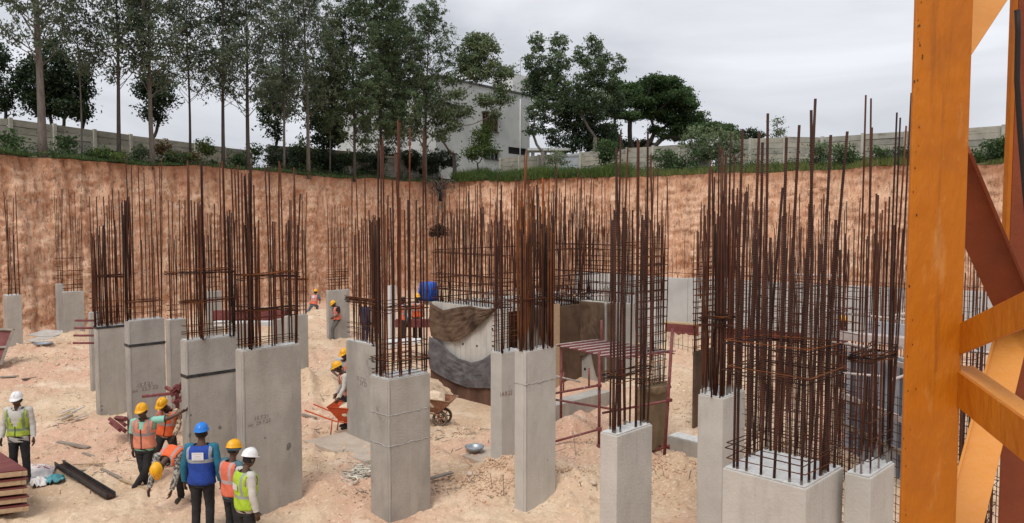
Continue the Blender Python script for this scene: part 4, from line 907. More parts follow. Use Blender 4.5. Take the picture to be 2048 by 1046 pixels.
# pier covered in stained boards behind the tall front column
pier = A('brown boarded pier with a tan timber edge behind the dense orange bars', 1004, 1101, 1118, 609, 2.5, (), (), m=M_rustwall, name='boarded_pier', cat='pier', top=False)
for k in range(12):
    s = pier.a * k / 12; box('board', pier.C + V * (s + .006) + Z * .02 - N_L * -.004, V * (pier.a / 12 - .012), N_L * rnd.uniform(.02, .05), Z * rnd.uniform(2.4, 2.5), M_rustwall if k % 3 else M_burlap, pier.t)
box('timber_edge', pier.C + N_R * .004 + U * .01, U * (pier.b - .02), N_R * .04, Z * 2.5, M_wood, pier.t)
c27 = A('core wall panel hung with brown burlap over bare concrete', 1117, 1212, 1224, 606, 2.5, (), (), fill=(16, 2.9, 3.3), m=M_conc, name='burlap_hung_wall', cat='wall', top=False, r=.01)
for px, py in ((1141, 732), (1170, 738)):
    p = onplane(px, py, c27.C, N_L); lathe('tie_hole', [(.001, .006), (.045, .005), (.05, -.01)], p + N_L * .002, M_dark, c27.t, 8, N_L)
kerb = A('low grey concrete kerb wall in front of the dark core recess', 1080, 1108, 1221, 812, .42, m=M_conc, top=False, name='kerb_wall', cat='wall')
# cloth hung on walls
def cloth(label, P, n, xs, top, bot, m, off=.03, name='burlap_sheet', folds=.05, nx=96, ny=40, thick=.012):
    def ip(x, a): return float(np.interp(x, [q[0] for q in a], [q[1] for q in a]))
    t = None; vs = []; fs = []
    for i in range(nx + 1):
        x = xs[0] + (xs[1] - xs[0]) * i / nx; y0, y1 = ip(x, top), ip(x, bot)
        for j in range(ny + 1):
            f = j / ny; y = y0 + (y1 - y0) * f; p = onplane(x, y, P, n)
            a1, b1 = i / nx * 9, j / ny * 4; cr_ = abs(float(fbm(a1 * 1.1 + b1 * .5, b1 * .8 - a1 * .12, 91, 3))) * 1.7 + abs(float(fbm(a1 * .5, b1 * 1.8, 95, 2))) * 1.3; w_ = (1.0 - cr_ + math.sin(a1 * 2.2 + math.sin(b1)) * .35) * folds * (1 - abs(f - .5) * .6)
            vs.append(p + n * (off + max(-off * .6, w_)))
    for i in range(nx):
        for j in range(ny): a = i * (ny + 1) + j; fs.append((a, a + ny + 1, a + ny + 2, a + 1))
    o = mesh(name, vs, fs, m, None, True); tag(o, label, 'cloth')
    md = o.modifiers.new('s', 'SOLIDIFY'); md.thickness = thick
    return o
cloth('upper brown burlap swag hanging in folds from the top of the core wall', W0, Wn, (866, 998), [(866, 604), (869, 606), (891, 620), (920, 614), (947, 611), (975, 618), (998, 615)], [(866, 671), (887, 679), (909, 683), (926, 678), (940, 669), (963, 650), (983, 632), (998, 617)], M_burlap, .06, folds=.09)
cloth('lower grey shade net sagging across the core wall', W0, Wn, (864, 988), [(864, 672), (880, 679), (897, 696), (923, 716), (949, 724), (969, 719), (988, 707)], [(864, 736), (897, 757), (939, 774), (988, 776)], M_net, .08, 'shade_net', .06)
cloth('dark rust stained sheet covering the foot of the core wall', W0, Wn, (864, 990), [(864, 730), (897, 750), (939, 766), (990, 768)], [(864, 775), (900, 815), (945, 850), (990, 870)], M_rustwall, .03, 'stained_sheet', .02)
cloth('big dark brown burlap sheet over the upper recess wall', c27.C, N_L, (1117, 1212), [(1117, 596), (1160, 601), (1212, 605)], [(1117, 712), (1150, 716), (1170, 712), (1185, 700), (1195, 750), (1212, 770)], M_burlap, .04, folds=.06)
cloth('brown burlap flap on the narrow end of the recess wall', c27.C, N_R, (1212.5, 1223), [(1212, 606), (1224, 606)], [(1212, 785), (1224, 780)], M_burlap, .03, folds=.02, nx=8)
cloth('crumpled burlap edge on the tan wrapped column', c19.C, N_R, (1288, 1334), [(1288, 776), (1310, 771), (1334, 768)], [(1288, 783), (1305, 790), (1320, 787), (1334, 776)], M_burlap2, .05, folds=.05, nx=20, ny=5)
# ================= orange lattice mast close to the camera
def leg(t, P, z0, z1, w_, th, m, fx, fy, name='leg'):
    """angle-iron leg: two flanges meeting at P"""
    P = Vector((P[0], P[1], z0)); H = Z * (z1 - z0)
    a = Vector(fx).normalized(); b_ = Vector(fy).normalized()
    box(name, P, a * w_, b_ * th, H, m, t, .004); box(name, P + b_ * (th + .0005), a * th, b_ * (w_ - th), H, m, t, .004)
ma = thing('lattice_mast', 'orange painted lattice mast standing close at the right edge', 'mast', (1.2, 2.2, 0))
Yl = 2.2
p_l = at(1817, 523, Yl); p_r = at(1938, 523, Yl)
fx = Vector((p_r.x - p_l.x, .02, 0)); wl = fx.length
leg(ma, (p_r.x, Yl + .02), 0, 12, wl, .013, M_orange, -fx, (0, 1, 0))
q2 = at(2026, 300, 3.25)
leg(ma, (q2.x + .17, 3.27), 0, 12, .17, .014, M_mast_shade, (-1, -.12, 0), (0, 1, 0))
box('lit_edge_strip', Vector((q2.x - .017, 3.25, 4.75)), Vector((.016, 0, 0)), Vector((0, .03, 0)), Z * 7, M_orange, ma)  # orange strip added as the lit side of the far leg
q3 = Vector((2.35, 1.35, 0)); leg(ma, (q3.x, q3.y), 0, 12, .17, .014, M_orange, (-1, .1, 0), (0, 1, 0))
leg(ma, (3.3, 2.5), 0, 12, .17, .014, M_mast_shade, (-1, 0, 0), (0, -1, 0))
def brace(pa, pb, w_, m, m2=None, depth=.06, name='brace', face=False):
    """angle brace between two points; w_ = face width"""
    d = (pb - pa); u = d.normalized(); s = Vector((u.y, -u.x, 0)).normalized() if abs(u.z) < .99 else Vector((1, 0, 0))
    if s.dot(Vector((0, 1, 0))) > 0: s = -s   # towards the camera
    if face: q = CAM - (pa + pb) / 2; s = (q - u * q.dot(u)).normalized()
    f = u.cross(s); f = f if f.z > 0 else -f
    box(name, pa - f * w_ / 2, d, f * w_, s * .010, m, ma, .002)
    box(name, pa + f * (w_ / 2) - f * .010 + s * .0105, d, f * .010, s * depth, m2 or m, ma, .002)
B1a = at(1900, 686, 2.28); B1b = at(2110, 590, 1.75)
brace(B1a, B1b, .088, M_orange)
B2a = at(1895, 763, 2.28); B2b = at(2110, 930, 1.75)
brace(B2a, B2b, .105, M_orange, M_orange_l)
D1a = at(1906, 296, 2.45); D1b = at(2054, 670, 3.1)
brace(D1a + Vector((0, .05, 0)), D1b, .135, M_mast_shade, M_mast_shade, .05, face=True)
L1a = at(1918, 1080, 2.5); L1b = at(2036, 618, 3.1)
brace(L1a, L1b, .115, M_orange_l, M_orange_l, .01, face=True)
L2a = at(1899, 106, 2.5); L2b = at(2060, -126, 3.1); brace(L2a, L2b, .12, M_orange_l, M_orange_l, .01, face=True)
# neighbours of the braces above and below, outside the frame
for dz in (2.2, -2.2):
    brace(B1a + Z * dz, B1b + Z * dz, .088, M_orange); brace(B2a + Z * dz, B2b + Z * dz, .105, M_orange, M_orange_l)
cv = [at(2034, 20, 2.9), at(2036, 62, 2.9), at(2034, 160, 2.9), at(2040, 260, 2.9), at(2050, 380, 2.9), at(2062, 520, 2.9), at(2070, 900, 2.9)]
tube('cable', cv, .010, M_cable, ma, 8)
# weld beads and rust chips down the left edge
for k in range(70):
    z = rnd.uniform(3.6, 6.2); x = p_l.x + abs(rnd.gauss(.012, .010)); s = rnd.uniform(.0008, .0028)
    p = Vector((x, Yl - .0012 + (x - p_l.x) * .11, z)); n = rnd.randint(5, 7)
    mesh('paint_chip', [p] + [p + Vector((math.cos(q * 6.283 / n) * s * rnd.uniform(.5, 1.2), 0, math.sin(q * 6.283 / n) * s * rnd.uniform(.8, 2.2))) for q in range(n)], [(0, (q + 1) % n + 1, q + 1) for q in range(n)], M_chip, ma)
# ================= scaffold, loose bar cages, formwork and debris
sc_a, sc_b = onz(1198, 906), onz(1331, 926)
scf = thing('scaffold', 'maroon pipe scaffold with a deck of maroon bars right of the tall front column', 'scaffold', (sc_a.x, sc_a.y, 0))
def spipe(x0, y0, x1, y1, Y0, Y1, r=.026, m=None, t=None, name='pipe'):
    return tube(name, [at(x0, y0, Y0), at(x1, y1, Y1)], r, m or M_red, t or scf, 8)
spipe(1199, 700, 1198, 906, sc_a.y, sc_a.y, .032, name='leg'); spipe(1345, 657, 1328, 926, sc_b.y, sc_b.y, .034, name='leg')
DA, DB, DC, DD = (onz(x, y, 2.12) for x, y in ((1112, 691), (1186, 681), (1353, 706), (1240, 720)))
lb_ = at(1136, 820, DA.y); tube('leg', [Vector((DA.x + .12, DA.y, 2.1)), Vector((DA.x + .12, DA.y, 0))], .03, M_red, scf, 8)
lr = onz(1236, 800, 0); tube('leg', [Vector((DC.x - 1.1, DC.y + .9, 2.1)), Vector((DC.x - 1.1, DC.y + .9, .1))], .03, M_red, scf, 8)
for p in (DA, DB, DC, DD): pass
for k in range(24):
    f = (k + .5) / 24; a = DA.lerp(DD, f); b_ = DB.lerp(DC, f)
    e = rnd.uniform(-.03, .05); u_ = (b_ - a).normalized()
    tube('deck_bar', [a - u_ * (.06 + e) + Z * .03, b_ + u_ * (.08 - e) + Z * (.03 + rnd.uniform(-.01, .01))], .012, M_red if k % 3 else M_galv, scf, 5)
for f in (.04, .2, .35, .5, .66, .8, .96):
    a = DA.lerp(DB, f); b_ = DD.lerp(DC, f); tube('deck_bar', [a - Z * .01, b_ - Z * .01], .016, M_red, scf, 5)
spipe(1108, 787, 1200, 770, 16.6, sc_a.y - .05); spipe(1108, 799, 1242, 821, 17.0, 15.7); spipe(1106, 884, 1200, 858, 15.8, sc_a.y - .05); spipe(1106, 890, 1212, 915, 16.2, 15.6)
spipe(1205, 826, 1342, 800, 16.1, sc_b.y - .06); spipe(1304, 887, 1338, 896, 17, sc_b.y); spipe(1302, 905, 1338, 891, 16, sc_b.y - .06)
spipe(1127, 745, 1127, 782, 18.6, 18.6, .02); spipe(1178, 736, 1178, 775, 18.9, 18.9, .024); spipe(1112, 752, 1160, 764, 18, 18.4, .02, M_galv); spipe(1203, 640, 1203, 700, 18.5, 18.5, .03); spipe(1245, 720, 1245, 760, 16.3, 16.3, .03)
for x, y, d in ((1198, 858, sc_a.y), (1198, 771, sc_a.y), (1339, 800, sc_b.y), (1198, 892, sc_a.y)):
    p = at(x, y, d - .05); cbox('coupler', p, .09, .09, .07, M_red, scf, .4, .01)
# second bar deck on top of the core
d2 = thing('bar_deck', 'upper deck of pinkish pipes lying across the top of the core walls', 'scaffold', onz(1112, 592, 2.62))
P_ = [onz(x, y, 2.62) for x, y in ((1108, 593), (1120, 571), (1215, 579), (1205, 590))]
for k in range(20):
    f = (k + .5) / 20; tube('deck_bar', [P_[0].lerp(P_[3], f) - Vector((0, rnd.uniform(0, .2), 0)), P_[1].lerp(P_[2], f) + Z * rnd.uniform(-.02, .02)], .02, M_galv if k % 3 else M_red, d2, 5)
for f in (.1, .5, .9): tube('deck_bar', [P_[0].lerp(P_[1], f) - Z * .04 - Vector((.2, 0, 0)), P_[3].lerp(P_[2], f) - Z * .04 + Vector((.3, 0, 0))], .02, M_galv, d2, 5)
# debris deck on core, left part
dk = thing('debris_deck', 'timber and ply deck littered with bar offcuts behind the draped core wall', 'deck', W0 + Z * 2.35 + U * .4)
box('board', W0 + U * .3 + Z * 2.38 + Wd * .1, U * 3.7, Wd * 3.0, Z * .05, M_ply, dk)
for k in range(70):
    p = W0 + U * rnd.uniform(.3, 3.9) + Wd * rnd.uniform(0, 3.1) + Z * rnd.uniform(2.45, 2.62); a = rnd.uniform(0, 6.28); l_ = rnd.uniform(.25, .9)
    tube('offcut', [p, p + Vector((math.cos(a), math.sin(a), rnd.uniform(-.08, .12))) * l_], rnd.uniform(.01, .022), [M_galv, M_cem, M_wood, M_rust][k % 4], dk, 4)
# bar cages standing without concrete in the right part
def cage(label, px, Y, a, b, z0, zt, nb, nr_, r=.0095, m=None, seedz=.6, rr=.006, group='free standing bar cages at the right of the pit', wires=0):
    c = at(px, 500, Y); t = thing('rebar_cage', label, 'rebar cage', (c.x, c.y, z0), group)
    C = Vector((c.x, c.y, 0)); pr = perim(C, a, b, 0, z0); per = 2 * (a + b); L4 = [b, a, b, a]
    for k in range(nb):
        s = (k + rnd.uniform(-.2, .2)) / nb * per % per; i = 0
        while s > L4[i]: s -= L4[i]; i += 1
        p = pr[i].lerp(pr[(i + 1) % 4], s / L4[i]); zz = zt + rnd.uniform(-seedz, seedz)
        barmesh('rebar', p, Vector((p.x + rnd.gauss(0, .03), p.y + rnd.gauss(0, .03), zz)), r * rnd.uniform(.85, 1.15), m or (M_rust if rnd.random() < .5 else M_rust_dk), t, 5, 5, .006)
    for k in range(nr_):
        z = z0 + .1 + (zt - seedz - z0 - .4) * k / nr_ + rnd.uniform(-.03, .03)
        hring('link', perim(C, a, b, -.014, z), rr, M_rust if k % 3 else M_rust_or, t, .02)
    return t
CG = [('cage of dark bars just behind the left corner of the large front block', 1475, 12.5, .35, .9, 5.1, 16, 16), ('cage of bars behind the middle of the large front block', 1530, 11.5, .4, 1.0, 4.7, 16, 14),
      ('tall cage of bars behind the right corner of the large front block', 1600, 13.5, .5, 1.1, 4.9, 18, 14), ('wide cage filling the gap between the large block and the front column', 1652, 15.5, .6, 1.2, 4.7, 18, 14),
      ('slender cage far behind the large front block', 1560, 19, .6, 1.2, 4.7, 22, 14), ('far cage before the right end of the retaining wall', 1630, 22, .7, 1.4, 4.4, 20, 12), ('cage before the blue grey formwork', 1725, 13.2, .5, .9, 4.8, 22, 14),
      ('far cage seen just left of the mast', 1790, 20, .5, 1.0, 4.3, 18, 12), ('cage seen through the mast lattice', 1955, 11, .5, .7, 4.0, 22, 18), ('near dark cage behind the lower mast lattice', 1975, 8.2, .5, .7, 3.4, 22, 20), ('far cage right of the mast with pale pipes before it', 1945, 17, .4, .8, 4.6, 16, 14),
      ('dark cage behind the wrapped brown column', 1500, 16.5, .5, .9, 5.0, 18, 12), ('broad far cage left of the white retaining wall', 1250, 26, .5, 1.2, 4.9, 14, 10)]
for lb2, px, Y, a, b, zt, n1, n2 in CG: cage(lb2, px, Y, a, b, 0, zt, n1, n2)
# fine welded mesh curtains
def meshwall(label, p0, p1, z0, z1, step, r, m):
    d = p1 - p0; d.z = 0; L_ = d.length; u = d.normalized(); vs, fs = [], []
    t = thing('steel_mesh', label, 'steel mesh', (p0.x, p0.y, z0))
    n = int(L_ / step)
    for i in range(n + 1):
        p = p0 + u * i * step; p = Vector((p.x + rnd.gauss(0, .006), p.y + rnd.gauss(0, .006), z0)); barmesh('vertical_wire', p, Vector((p.x + rnd.gauss(0, .02), p.y, z1 + rnd.uniform(-.08, .25))), r, m, t, 4, 2, .004)
    k = int((z1 - z0) / step)
    for j in range(k): z = z0 + .08 + j * step; tube('cross_wire', [Vector((p0.x, p0.y, z)), Vector((p1.x, p1.y, z + rnd.uniform(-.02, .02)))], r, m, t, 4)
def gx(px, Y, z=0): p = at(px, 500, Y); return Vector((p.x, p.y, z))
meshwall('fine dark steel mesh curtain behind the right end of the large front block', gx(1560, 10.2), gx(1700, 9.6), 0, 2.6, .11, .0045, M_rust_dk)
meshwall('fine steel mesh curtain along the left edge of the mast', gx(1690, 9.9), gx(1850, 8.8), 0, 2.9, .11, .0045, M_rust_dk)
meshwall('fine steel mesh behind the mast lattice', gx(1900, 9.5), gx(2080, 8.2), 0, 2.5, .12, .005, M_rust_dk)
meshwall('thin mesh standing in sand before the maroon shutter board', gx(1340, 26), gx(1405, 24.5), -.1, 1.0, .25, .007, M_rust_dk)
meshwall('mesh of bars behind the two front blocks at head height', gx(1500, 15), gx(1720, 12.5), .6, 4.0, .2, .008, M_rust)
# blue grey formwork
fw0 = gx(1700, 15.5); fw1 = gx(1850, 13.2)
fwt = thing('wall_formwork', 'blue grey steel wall formwork with dark ribs left of the mast', 'formwork', (fw0.x, fw0.y, 0))
d = fw1 - fw0; u_ = d.normalized(); n_ = Vector((u_.y, -u_.x, 0)); n_ = n_ if n_.y < 0 else -n_
Lf = d.length; np_ = 9
for i in range(np_):
    for z0, z1 in ((.2, 1.35), (1.38, 2.45)):
        box('panel', fw0 + u_ * (Lf * i / np_ + .01) + Z * z0, u_ * (Lf / np_ - .02), -n_ * .05, Z * (z1 - z0), M_steelpanel, fwt, .006)
    box('rib', fw0 + u_ * (Lf * i / np_ - .03) + n_ * .002 + Z * .2, u_ * .04, n_ * .03, Z * 2.2, M_dkblue, fwt, .004)
for z in (.7, 1.3, 2.3): box('waler', fw0 + n_ * .075 + Z * z, d, n_ * .05, Z * .1, M_greywood if z < 1 else M_galv, fwt, .004)
fw2 = thing('high_formwork', 'grey shutter panel high up behind the front column beside the mast', 'formwork', gx(1745, 17.5))
a0, a1 = at(1735, 643, 17.5), at(1840, 650, 16.5)
box('panel', Vector((a0.x, a0.y, a0.z - .35)), Vector((a1.x - a0.x, a1.y - a0.y, 0)), (0, .08, 0), Z * .38, M_steelpanel, fw2, .01)
for (x0, y0, x1, y1, d0, d1, r, lab) in ((1650, 623, 1701, 614, 14, 14.5, .03, 'upper left'), (1668, 625, 1825, 641, 14, 13, .022, 'long upper'), (1660, 682, 1752, 697, 13, 12.5, .025, 'lower long'), (1783, 699, 1830, 688, 12.5, 13, .03, 'right'), (1783, 760, 1830, 744, 12, 12.5, .025, 'second right'), (1783, 632, 1830, 624, 13, 13.5, .025, 'top right'), (1560, 548, 1690, 552, 20, 19, .025, 'far high'), (1672, 745, 1760, 752, 12, 11.5, .018, 'thin middle'), (1925, 700, 2030, 712, 12, 12, .03, 'pale pipe behind the lattice')):
    o = tube('scaffold_pipe', [at(x0, y0, d0), at(x1, y1, d1)], r, M_galv, None, 8)
    tag(o, 'pale scaffold pipe, the ' + lab + ' one near the mast' if 'pipe' not in lab else 'pale scaffold pipe crossing behind the lower mast lattice', 'pipe')
q0, q1 = at(1676, 680, 13.2), at(1835, 695, 12.2)
tag(box('timber_plank', q0, q1 - q0, (.05, .25, 0), Z * .14, M_galv, None, .01), 'long dusty timber beam across the formwork left of the mast', 'beam')
# red pipes sticking out left of the taped column
for i, y in enumerate((641, 656, 671, 686)):
    Y = 20.5; tag(tube('red_pipe', [at(150 - i * 1.2, y, Y), at(188, y, Y)], .03, M_red, None, 8), ['topmost', 'second from top', 'third from top', 'lowest'][i] + ' red pipe poking out left of the taped column', 'pipe', 'red pipes beside the left column')
# small sticks on the far left column gap
for i in range(5):
    tag(tube('prop_end', [at(326, 648 + i * 9, 17.5), at(331, 648 + i * 9, 17.5)], .02, M_rust_dk, None, 6), 'short dark bar end in the gap right of the dated column, number %s from the top' % ['one', 'two', 'three', 'four', 'five'][i], 'bar', 'bar ends in the column gap') if i < 0 else None

def ground_pt(px, py, up=0):
    p = onz(px, py, 0)
    for _ in range(4): p = onz(px, py, ghs(p.x, p.y))
    return p + Z * up
def plank(label, x0, y0, x1, y1, w_=.12, th=.03, m=None, up=.02, name='plank', cat='plank', group=None):
    a, b_ = ground_pt(x0, y0, up), ground_pt(x1, y1, up); d = b_ - a; s = Vector((-d.y, d.x, 0)).normalized() * w_
    o = box(name, a - s * .5, d, s, Z * th, m or M_wood, None, .004); return tag(o, label, cat, group)
plank('long dark steel channel lying at the bottom left beside the bags', 118, 934, 222, 1000, .16, .03, M_rust_dk, .03, 'steel_channel', 'steel channel')
ch = [o for o in bpy.data.objects if o.name == 'steel_channel'][0]
a, b_ = ground_pt(118, 934, .06), ground_pt(222, 1000, .06); d = b_ - a; s = Vector((-d.y, d.x, 0)).normalized()
for k in (-1, 1): box('flange', a + s * (.075 * k) - s * .008, d, s * .016, Z * .07, M_black, ch, .002)
plank('grey plank lying flat behind the steel channel', 117, 887, 178, 899, .10, .04, M_greywood)
plank('short dark stick between the channel and the two workers', 166, 909, 187, 916, .06, .03, M_greywood)
plank('pale thin batten lying below the short stick', 146, 932, 222, 929, .03, .02)
plank('dark short batten near the waving worker', 158, 944, 183, 942, .05, .02, M_greywood)
plank('brown long batten running to the feet of the waving worker', 203, 941, 242, 960, .06, .03, M_greywood)
plank('long batten crossing under the waving worker', 240, 962, 300, 984, .05, .03)
plank('brown board lying on the far left pink track', -5, 757, 36, 754, .16, .03, M_greywood)
plank('second board on the track right of the brown board', 45, 760, 118, 750, .12, .03, M_greywood)
plank('dark batten leaning on the ground right of the central column', 857, 968, 905, 954, .10, .03, M_greywood, .08)
plank('grey broken branch in the sand left of the orange barrow', 605, 832, 632, 840, .07, .05, M_greywood)
plank('thin white lath beside the far flat pan', 45, 691, 98, 681, .06, .03)
plank('pale timber offcut right of the far flat pan', 115, 690, 141, 689, .14, .05)
for i in range(7):
    x = rnd.uniform(135, 180); y = rnd.uniform(826, 846)
    plank('splintered batten in the pile left of the blank grey column, %s' % ['leftmost', 'thin', 'pale', 'short', 'crossed', 'upper', 'lower'][i], x - 18, y + 7, x + rnd.uniform(4, 12), y - rnd.uniform(1, 6), .05, .02, M_wood if i % 2 else M_ply, .03 + .02 * i, 'batten', 'batten', 'splintered battens left of the grey column')
for i, (x0, y0, x1, y1) in enumerate(((302, 895, 330, 903), (308, 905, 336, 911), (305, 918, 332, 914))):
    plank(['upper', 'middle', 'lower'][i] + ' broken board under the striding worker', x0, y0, x1, y1, .18, .03, M_ply, .05 + .03 * i, 'board', 'board')
# boards far left on the sand
for i, (x, y, rz) in enumerate(((98, 678, .3), (94, 684, .15))):
    p = ground_pt(x, y, .12 + .12 * (1 - i)); tag(cbox('ply_sheet', p, 1.25, .9, .04, M_ply, None, rz - .5, .004, (.12, .02)), ['upper', 'lower'][i] + ' dusty ply sheet lying before the pale far column', 'sheet')
def pan(label, px, py, r):
    p = ground_pt(px, py, .02); o = lathe('mortar_pan', [(.01, .01), (r * .55, .0), (r * .9, .09), (r, .12), (r * 1.03, .118), (r * .93, .085), (r * .56, .012), (.01, .02)], p, M_pan, None, 24); return tag(o, label, 'pan')
M_pan = mat('zinc_pan', (.30, .33, .36), .4, (.42, .45, .48), 6, metal=.6)
pan('shallow grey metal mortar pan on the pale slab right of the central column', 949, 905, .21); pan('upturned pale pan near the far ply sheets', 86, 693, .32)
# slabs
def slab(label, quad, th, m, name='ground_slab'):
    P4 = [ground_pt(x, y) for x, y in quad]; vs = [Vector((p.x, p.y, p.z - th - .15)) for p in P4] + [Vector((p.x, p.y, p.z + th * .6)) for p in P4]
    o = mesh(name, vs, BF, m); bm = bmesh.new(); bm.from_mesh(o.data); bmesh.ops.recalc_face_normals(bm, faces=bm.faces); bm.to_mesh(o.data); bm.free(); return tag(o, label, 'slab')
M_slabtan = mat('dusty_slab', (.42, .34, .27), .95, (.54, .46, .38), 2, 6, .2, 20)
slab('pale dusty concrete slab under the column with faint writing', [(608, 887), (735, 930), (790, 900), (690, 868)], .1, M_slabtan)
slab('small pale slab under the metal pan', [(925, 912), (985, 935), (1040, 905), (965, 893)], .03, M_slabtan)
# leaning maroon shutter panel, far left
lp = thing('leaning_shutter', 'maroon shutter panel with timber frame leaning at the far left edge', 'shutter', ground_pt(5, 728))
A0, A1, A2, A3 = at(-60, 735, 24), at(3, 730, 24), at(28, 660, 24.8), at(-40, 657, 24.8)
mesh('panel', [A0, A1, A2, A3, A0 + Vector((0, .05, .02)), A1 + Vector((0, .05, .02)), A2 + Vector((0, .05, .02)), A3 + Vector((0, .05, .02))], BF, M_maroon, lp)
for p, q in ((A1, A2), (A3, A2), (A0, A1), (A0.lerp(A3, .5), A1.lerp(A2, .5))):
    tube('frame_timber', [p - Vector((0, .05, 0)), q - Vector((0, .05, 0))], .055, M_greywood, lp, 4, False)
# stack of shuttering sheets, near bottom left
st_lab = ['topmost maroon faced shutter board in the near left stack', 'second shutter board in the near left stack', 'third shutter board in the near left stack', 'fourth shutter board in the near left stack', 'lowest shutter board in the near left stack']
for k in range(5):
    zt = .86 - k * .15; c0 = onz(56 - (k % 2) * 3 + rnd.uniform(-1, 1), 938 + (0), .86); c0.z = zt - .11
    dx = (onz(-3, 900, .86) - onz(56, 938, .86)); dy = Vector((-.9, -.35, 0))
    b5 = thing('shutter_board', st_lab[k], 'shutter board', c0, 'stacked shutter boards')
    box('face_sheet', c0 + Z * .085 + Vector((rnd.uniform(-.03, .03), 0, 0)), dx.normalized() * 2.4, dy * 1.6, Z * .022, M_maroon, b5, .004)
    box('edge_timber', c0 + Vector((-.012, .0, 0)), dx.normalized() * 2.36, dy.normalized() * .07, Z * .084, M_wood, b5, .006); box('end_timber', c0 + Vector((-.012, -.0, 0)) + dy.normalized() * .072, dx.normalized() * .07, dy * 1.5, Z * .084, M_wood, b5, .006)
# cement bags
M_bag = mat('white_woven_bag', (.55, .50, .48), .6, (.7, .66, .64), 3, 6, .5, 12)
M_bagred = mat('red_bag_print', (.5, .09, .12), .6); M_bagteal = mat('teal_plastic_bag', (.02, .17, .2), .4, (.12, .36, .4), 5, 6, .6, 12)
def bag(label, quad, m, h=.07, name='empty_cement_bag', fold=.05):
    P4 = [ground_pt(x, y, .02) for x, y in quad]; vs, fs = [], []; n = 18
    t = thing(name, label, 'bag', P4[0])
    for i in range(n + 1):
        for j in range(n + 1):
            u1, v1 = i / n, j / n; p = P4[0].lerp(P4[1], u1).lerp(P4[3].lerp(P4[2], u1), v1)
            vs.append(p + Z * (.02 + abs(float(fbm(u1 * 4, v1 * 4, len(label), 4))) * fold * 3 + h * math.sin(u1 * 3.14) * math.sin(v1 * 3.14)))
    for i in range(n):
        for j in range(n): a = i * (n + 1) + j; fs.append((a, a + n + 1, a + n + 2, a + 1))
    o = mesh('sheet', vs, fs, m, t, True); md = o.modifiers.new('s', 'SOLIDIFY'); md.thickness = .012
    return t, vs, n
t, bv, n = bag('flattened white cement bag with faded red print beside the shutter stack', [(62, 934), (112, 937), (100, 968), (60, 972)], M_bag)
def on_bag(u1, v1, e=.014):
    i, j = min(n - 1, int(u1 * n)), min(n - 1, int(v1 * n)); return bv[i * (n + 1) + j].lerp(bv[(i + 1) * (n + 1) + j + 1], .5) + Z * e
for (u0, u1, v0, v1) in [(.06 + .11 * k, .13 + .11 * k, .1, .2) for k in range(4)] + [(.56 + .1 * k, .63 + .1 * k, .1, .2) for k in range(4)] + [(.04, .45, .32, .345), (.52, .95, .32, .345)]:
    mesh('red_print', [on_bag(u0, v1), on_bag(u1, v1), on_bag(u1 + .03, v0), on_bag(u0 + .03, v0)], [(0, 1, 2, 3)], M_bagred, t)
bag('crumpled teal and white plastic bag beside the white cement bag', [(88, 965), (125, 956), (131, 966), (95, 975)], M_bagteal, .08, 'teal_plastic_bag', .09)
bag('crumpled white plastic film before the shutter stack', [(58, 966), (95, 964), (92, 978), (62, 980)], M_bag, .06, 'plastic_film', .08)
# white rope / film heap
hp = ground_pt(712, 952)
rp = thing('shredded_film_heap', 'heap of shredded white film and cord left of the central column', 'heap', hp)
M_film = mat('white_film', (.60, .55, .46), .6, (.74, .7, .6), 6)
for k in range(60):
    p = hp + Vector((rnd.gauss(0, .16), rnd.gauss(0, .2), rnd.uniform(.02, .12))); pl = [p]
    for s in range(4): pl.append(pl[-1] + Vector((rnd.gauss(.05, .09), rnd.gauss(0, .09), rnd.gauss(0, .035))))
    for q in pl: q.z = max(q.z, ghs(q.x, q.y) + .01)
    tube('film_strip', pl, rnd.uniform(.006, .02), M_film, rp, 4)
# blue plastic drum at the rear
bd = at(857, 585, 27); t = thing('blue_barrel', 'blue plastic sheet wrapped bundle standing behind the bars at the rear', 'barrel', (bd.x, bd.y, 1.6))
lathe('body', [(.01, 0), (.26, 0), (.29, .1), (.28, .35), (.3, .4), (.28, .6), (.25, .66), (.01, .68)], Vector((bd.x, bd.y, 2.1)), M_blue, t, 18, sx=1.15)
for k in range(14):
    a = k / 14 * 6.283; c, s_ = math.cos(a), math.sin(a); p = Vector((bd.x + .33 * c, bd.y + .3 * s_, 2.1)); tube('fold', [p, p + Vector((rnd.gauss(0, .02), 0, .3)), p + Vector((-.04 * c, -.04 * s_, .64))], .025, M_blue, t, 5)
box('table', Vector((bd.x - .5, bd.y - .4, 1.98)), (1.1, 0, 0), (0, .9, 0), Z * .1, M_greywood, t)
for k in (-.45, .5): box('trestle', Vector((bd.x + k, bd.y - .35, 0)), (.08, 0, 0), (0, .08, 0), Z * 1.98, M_greywood, t)
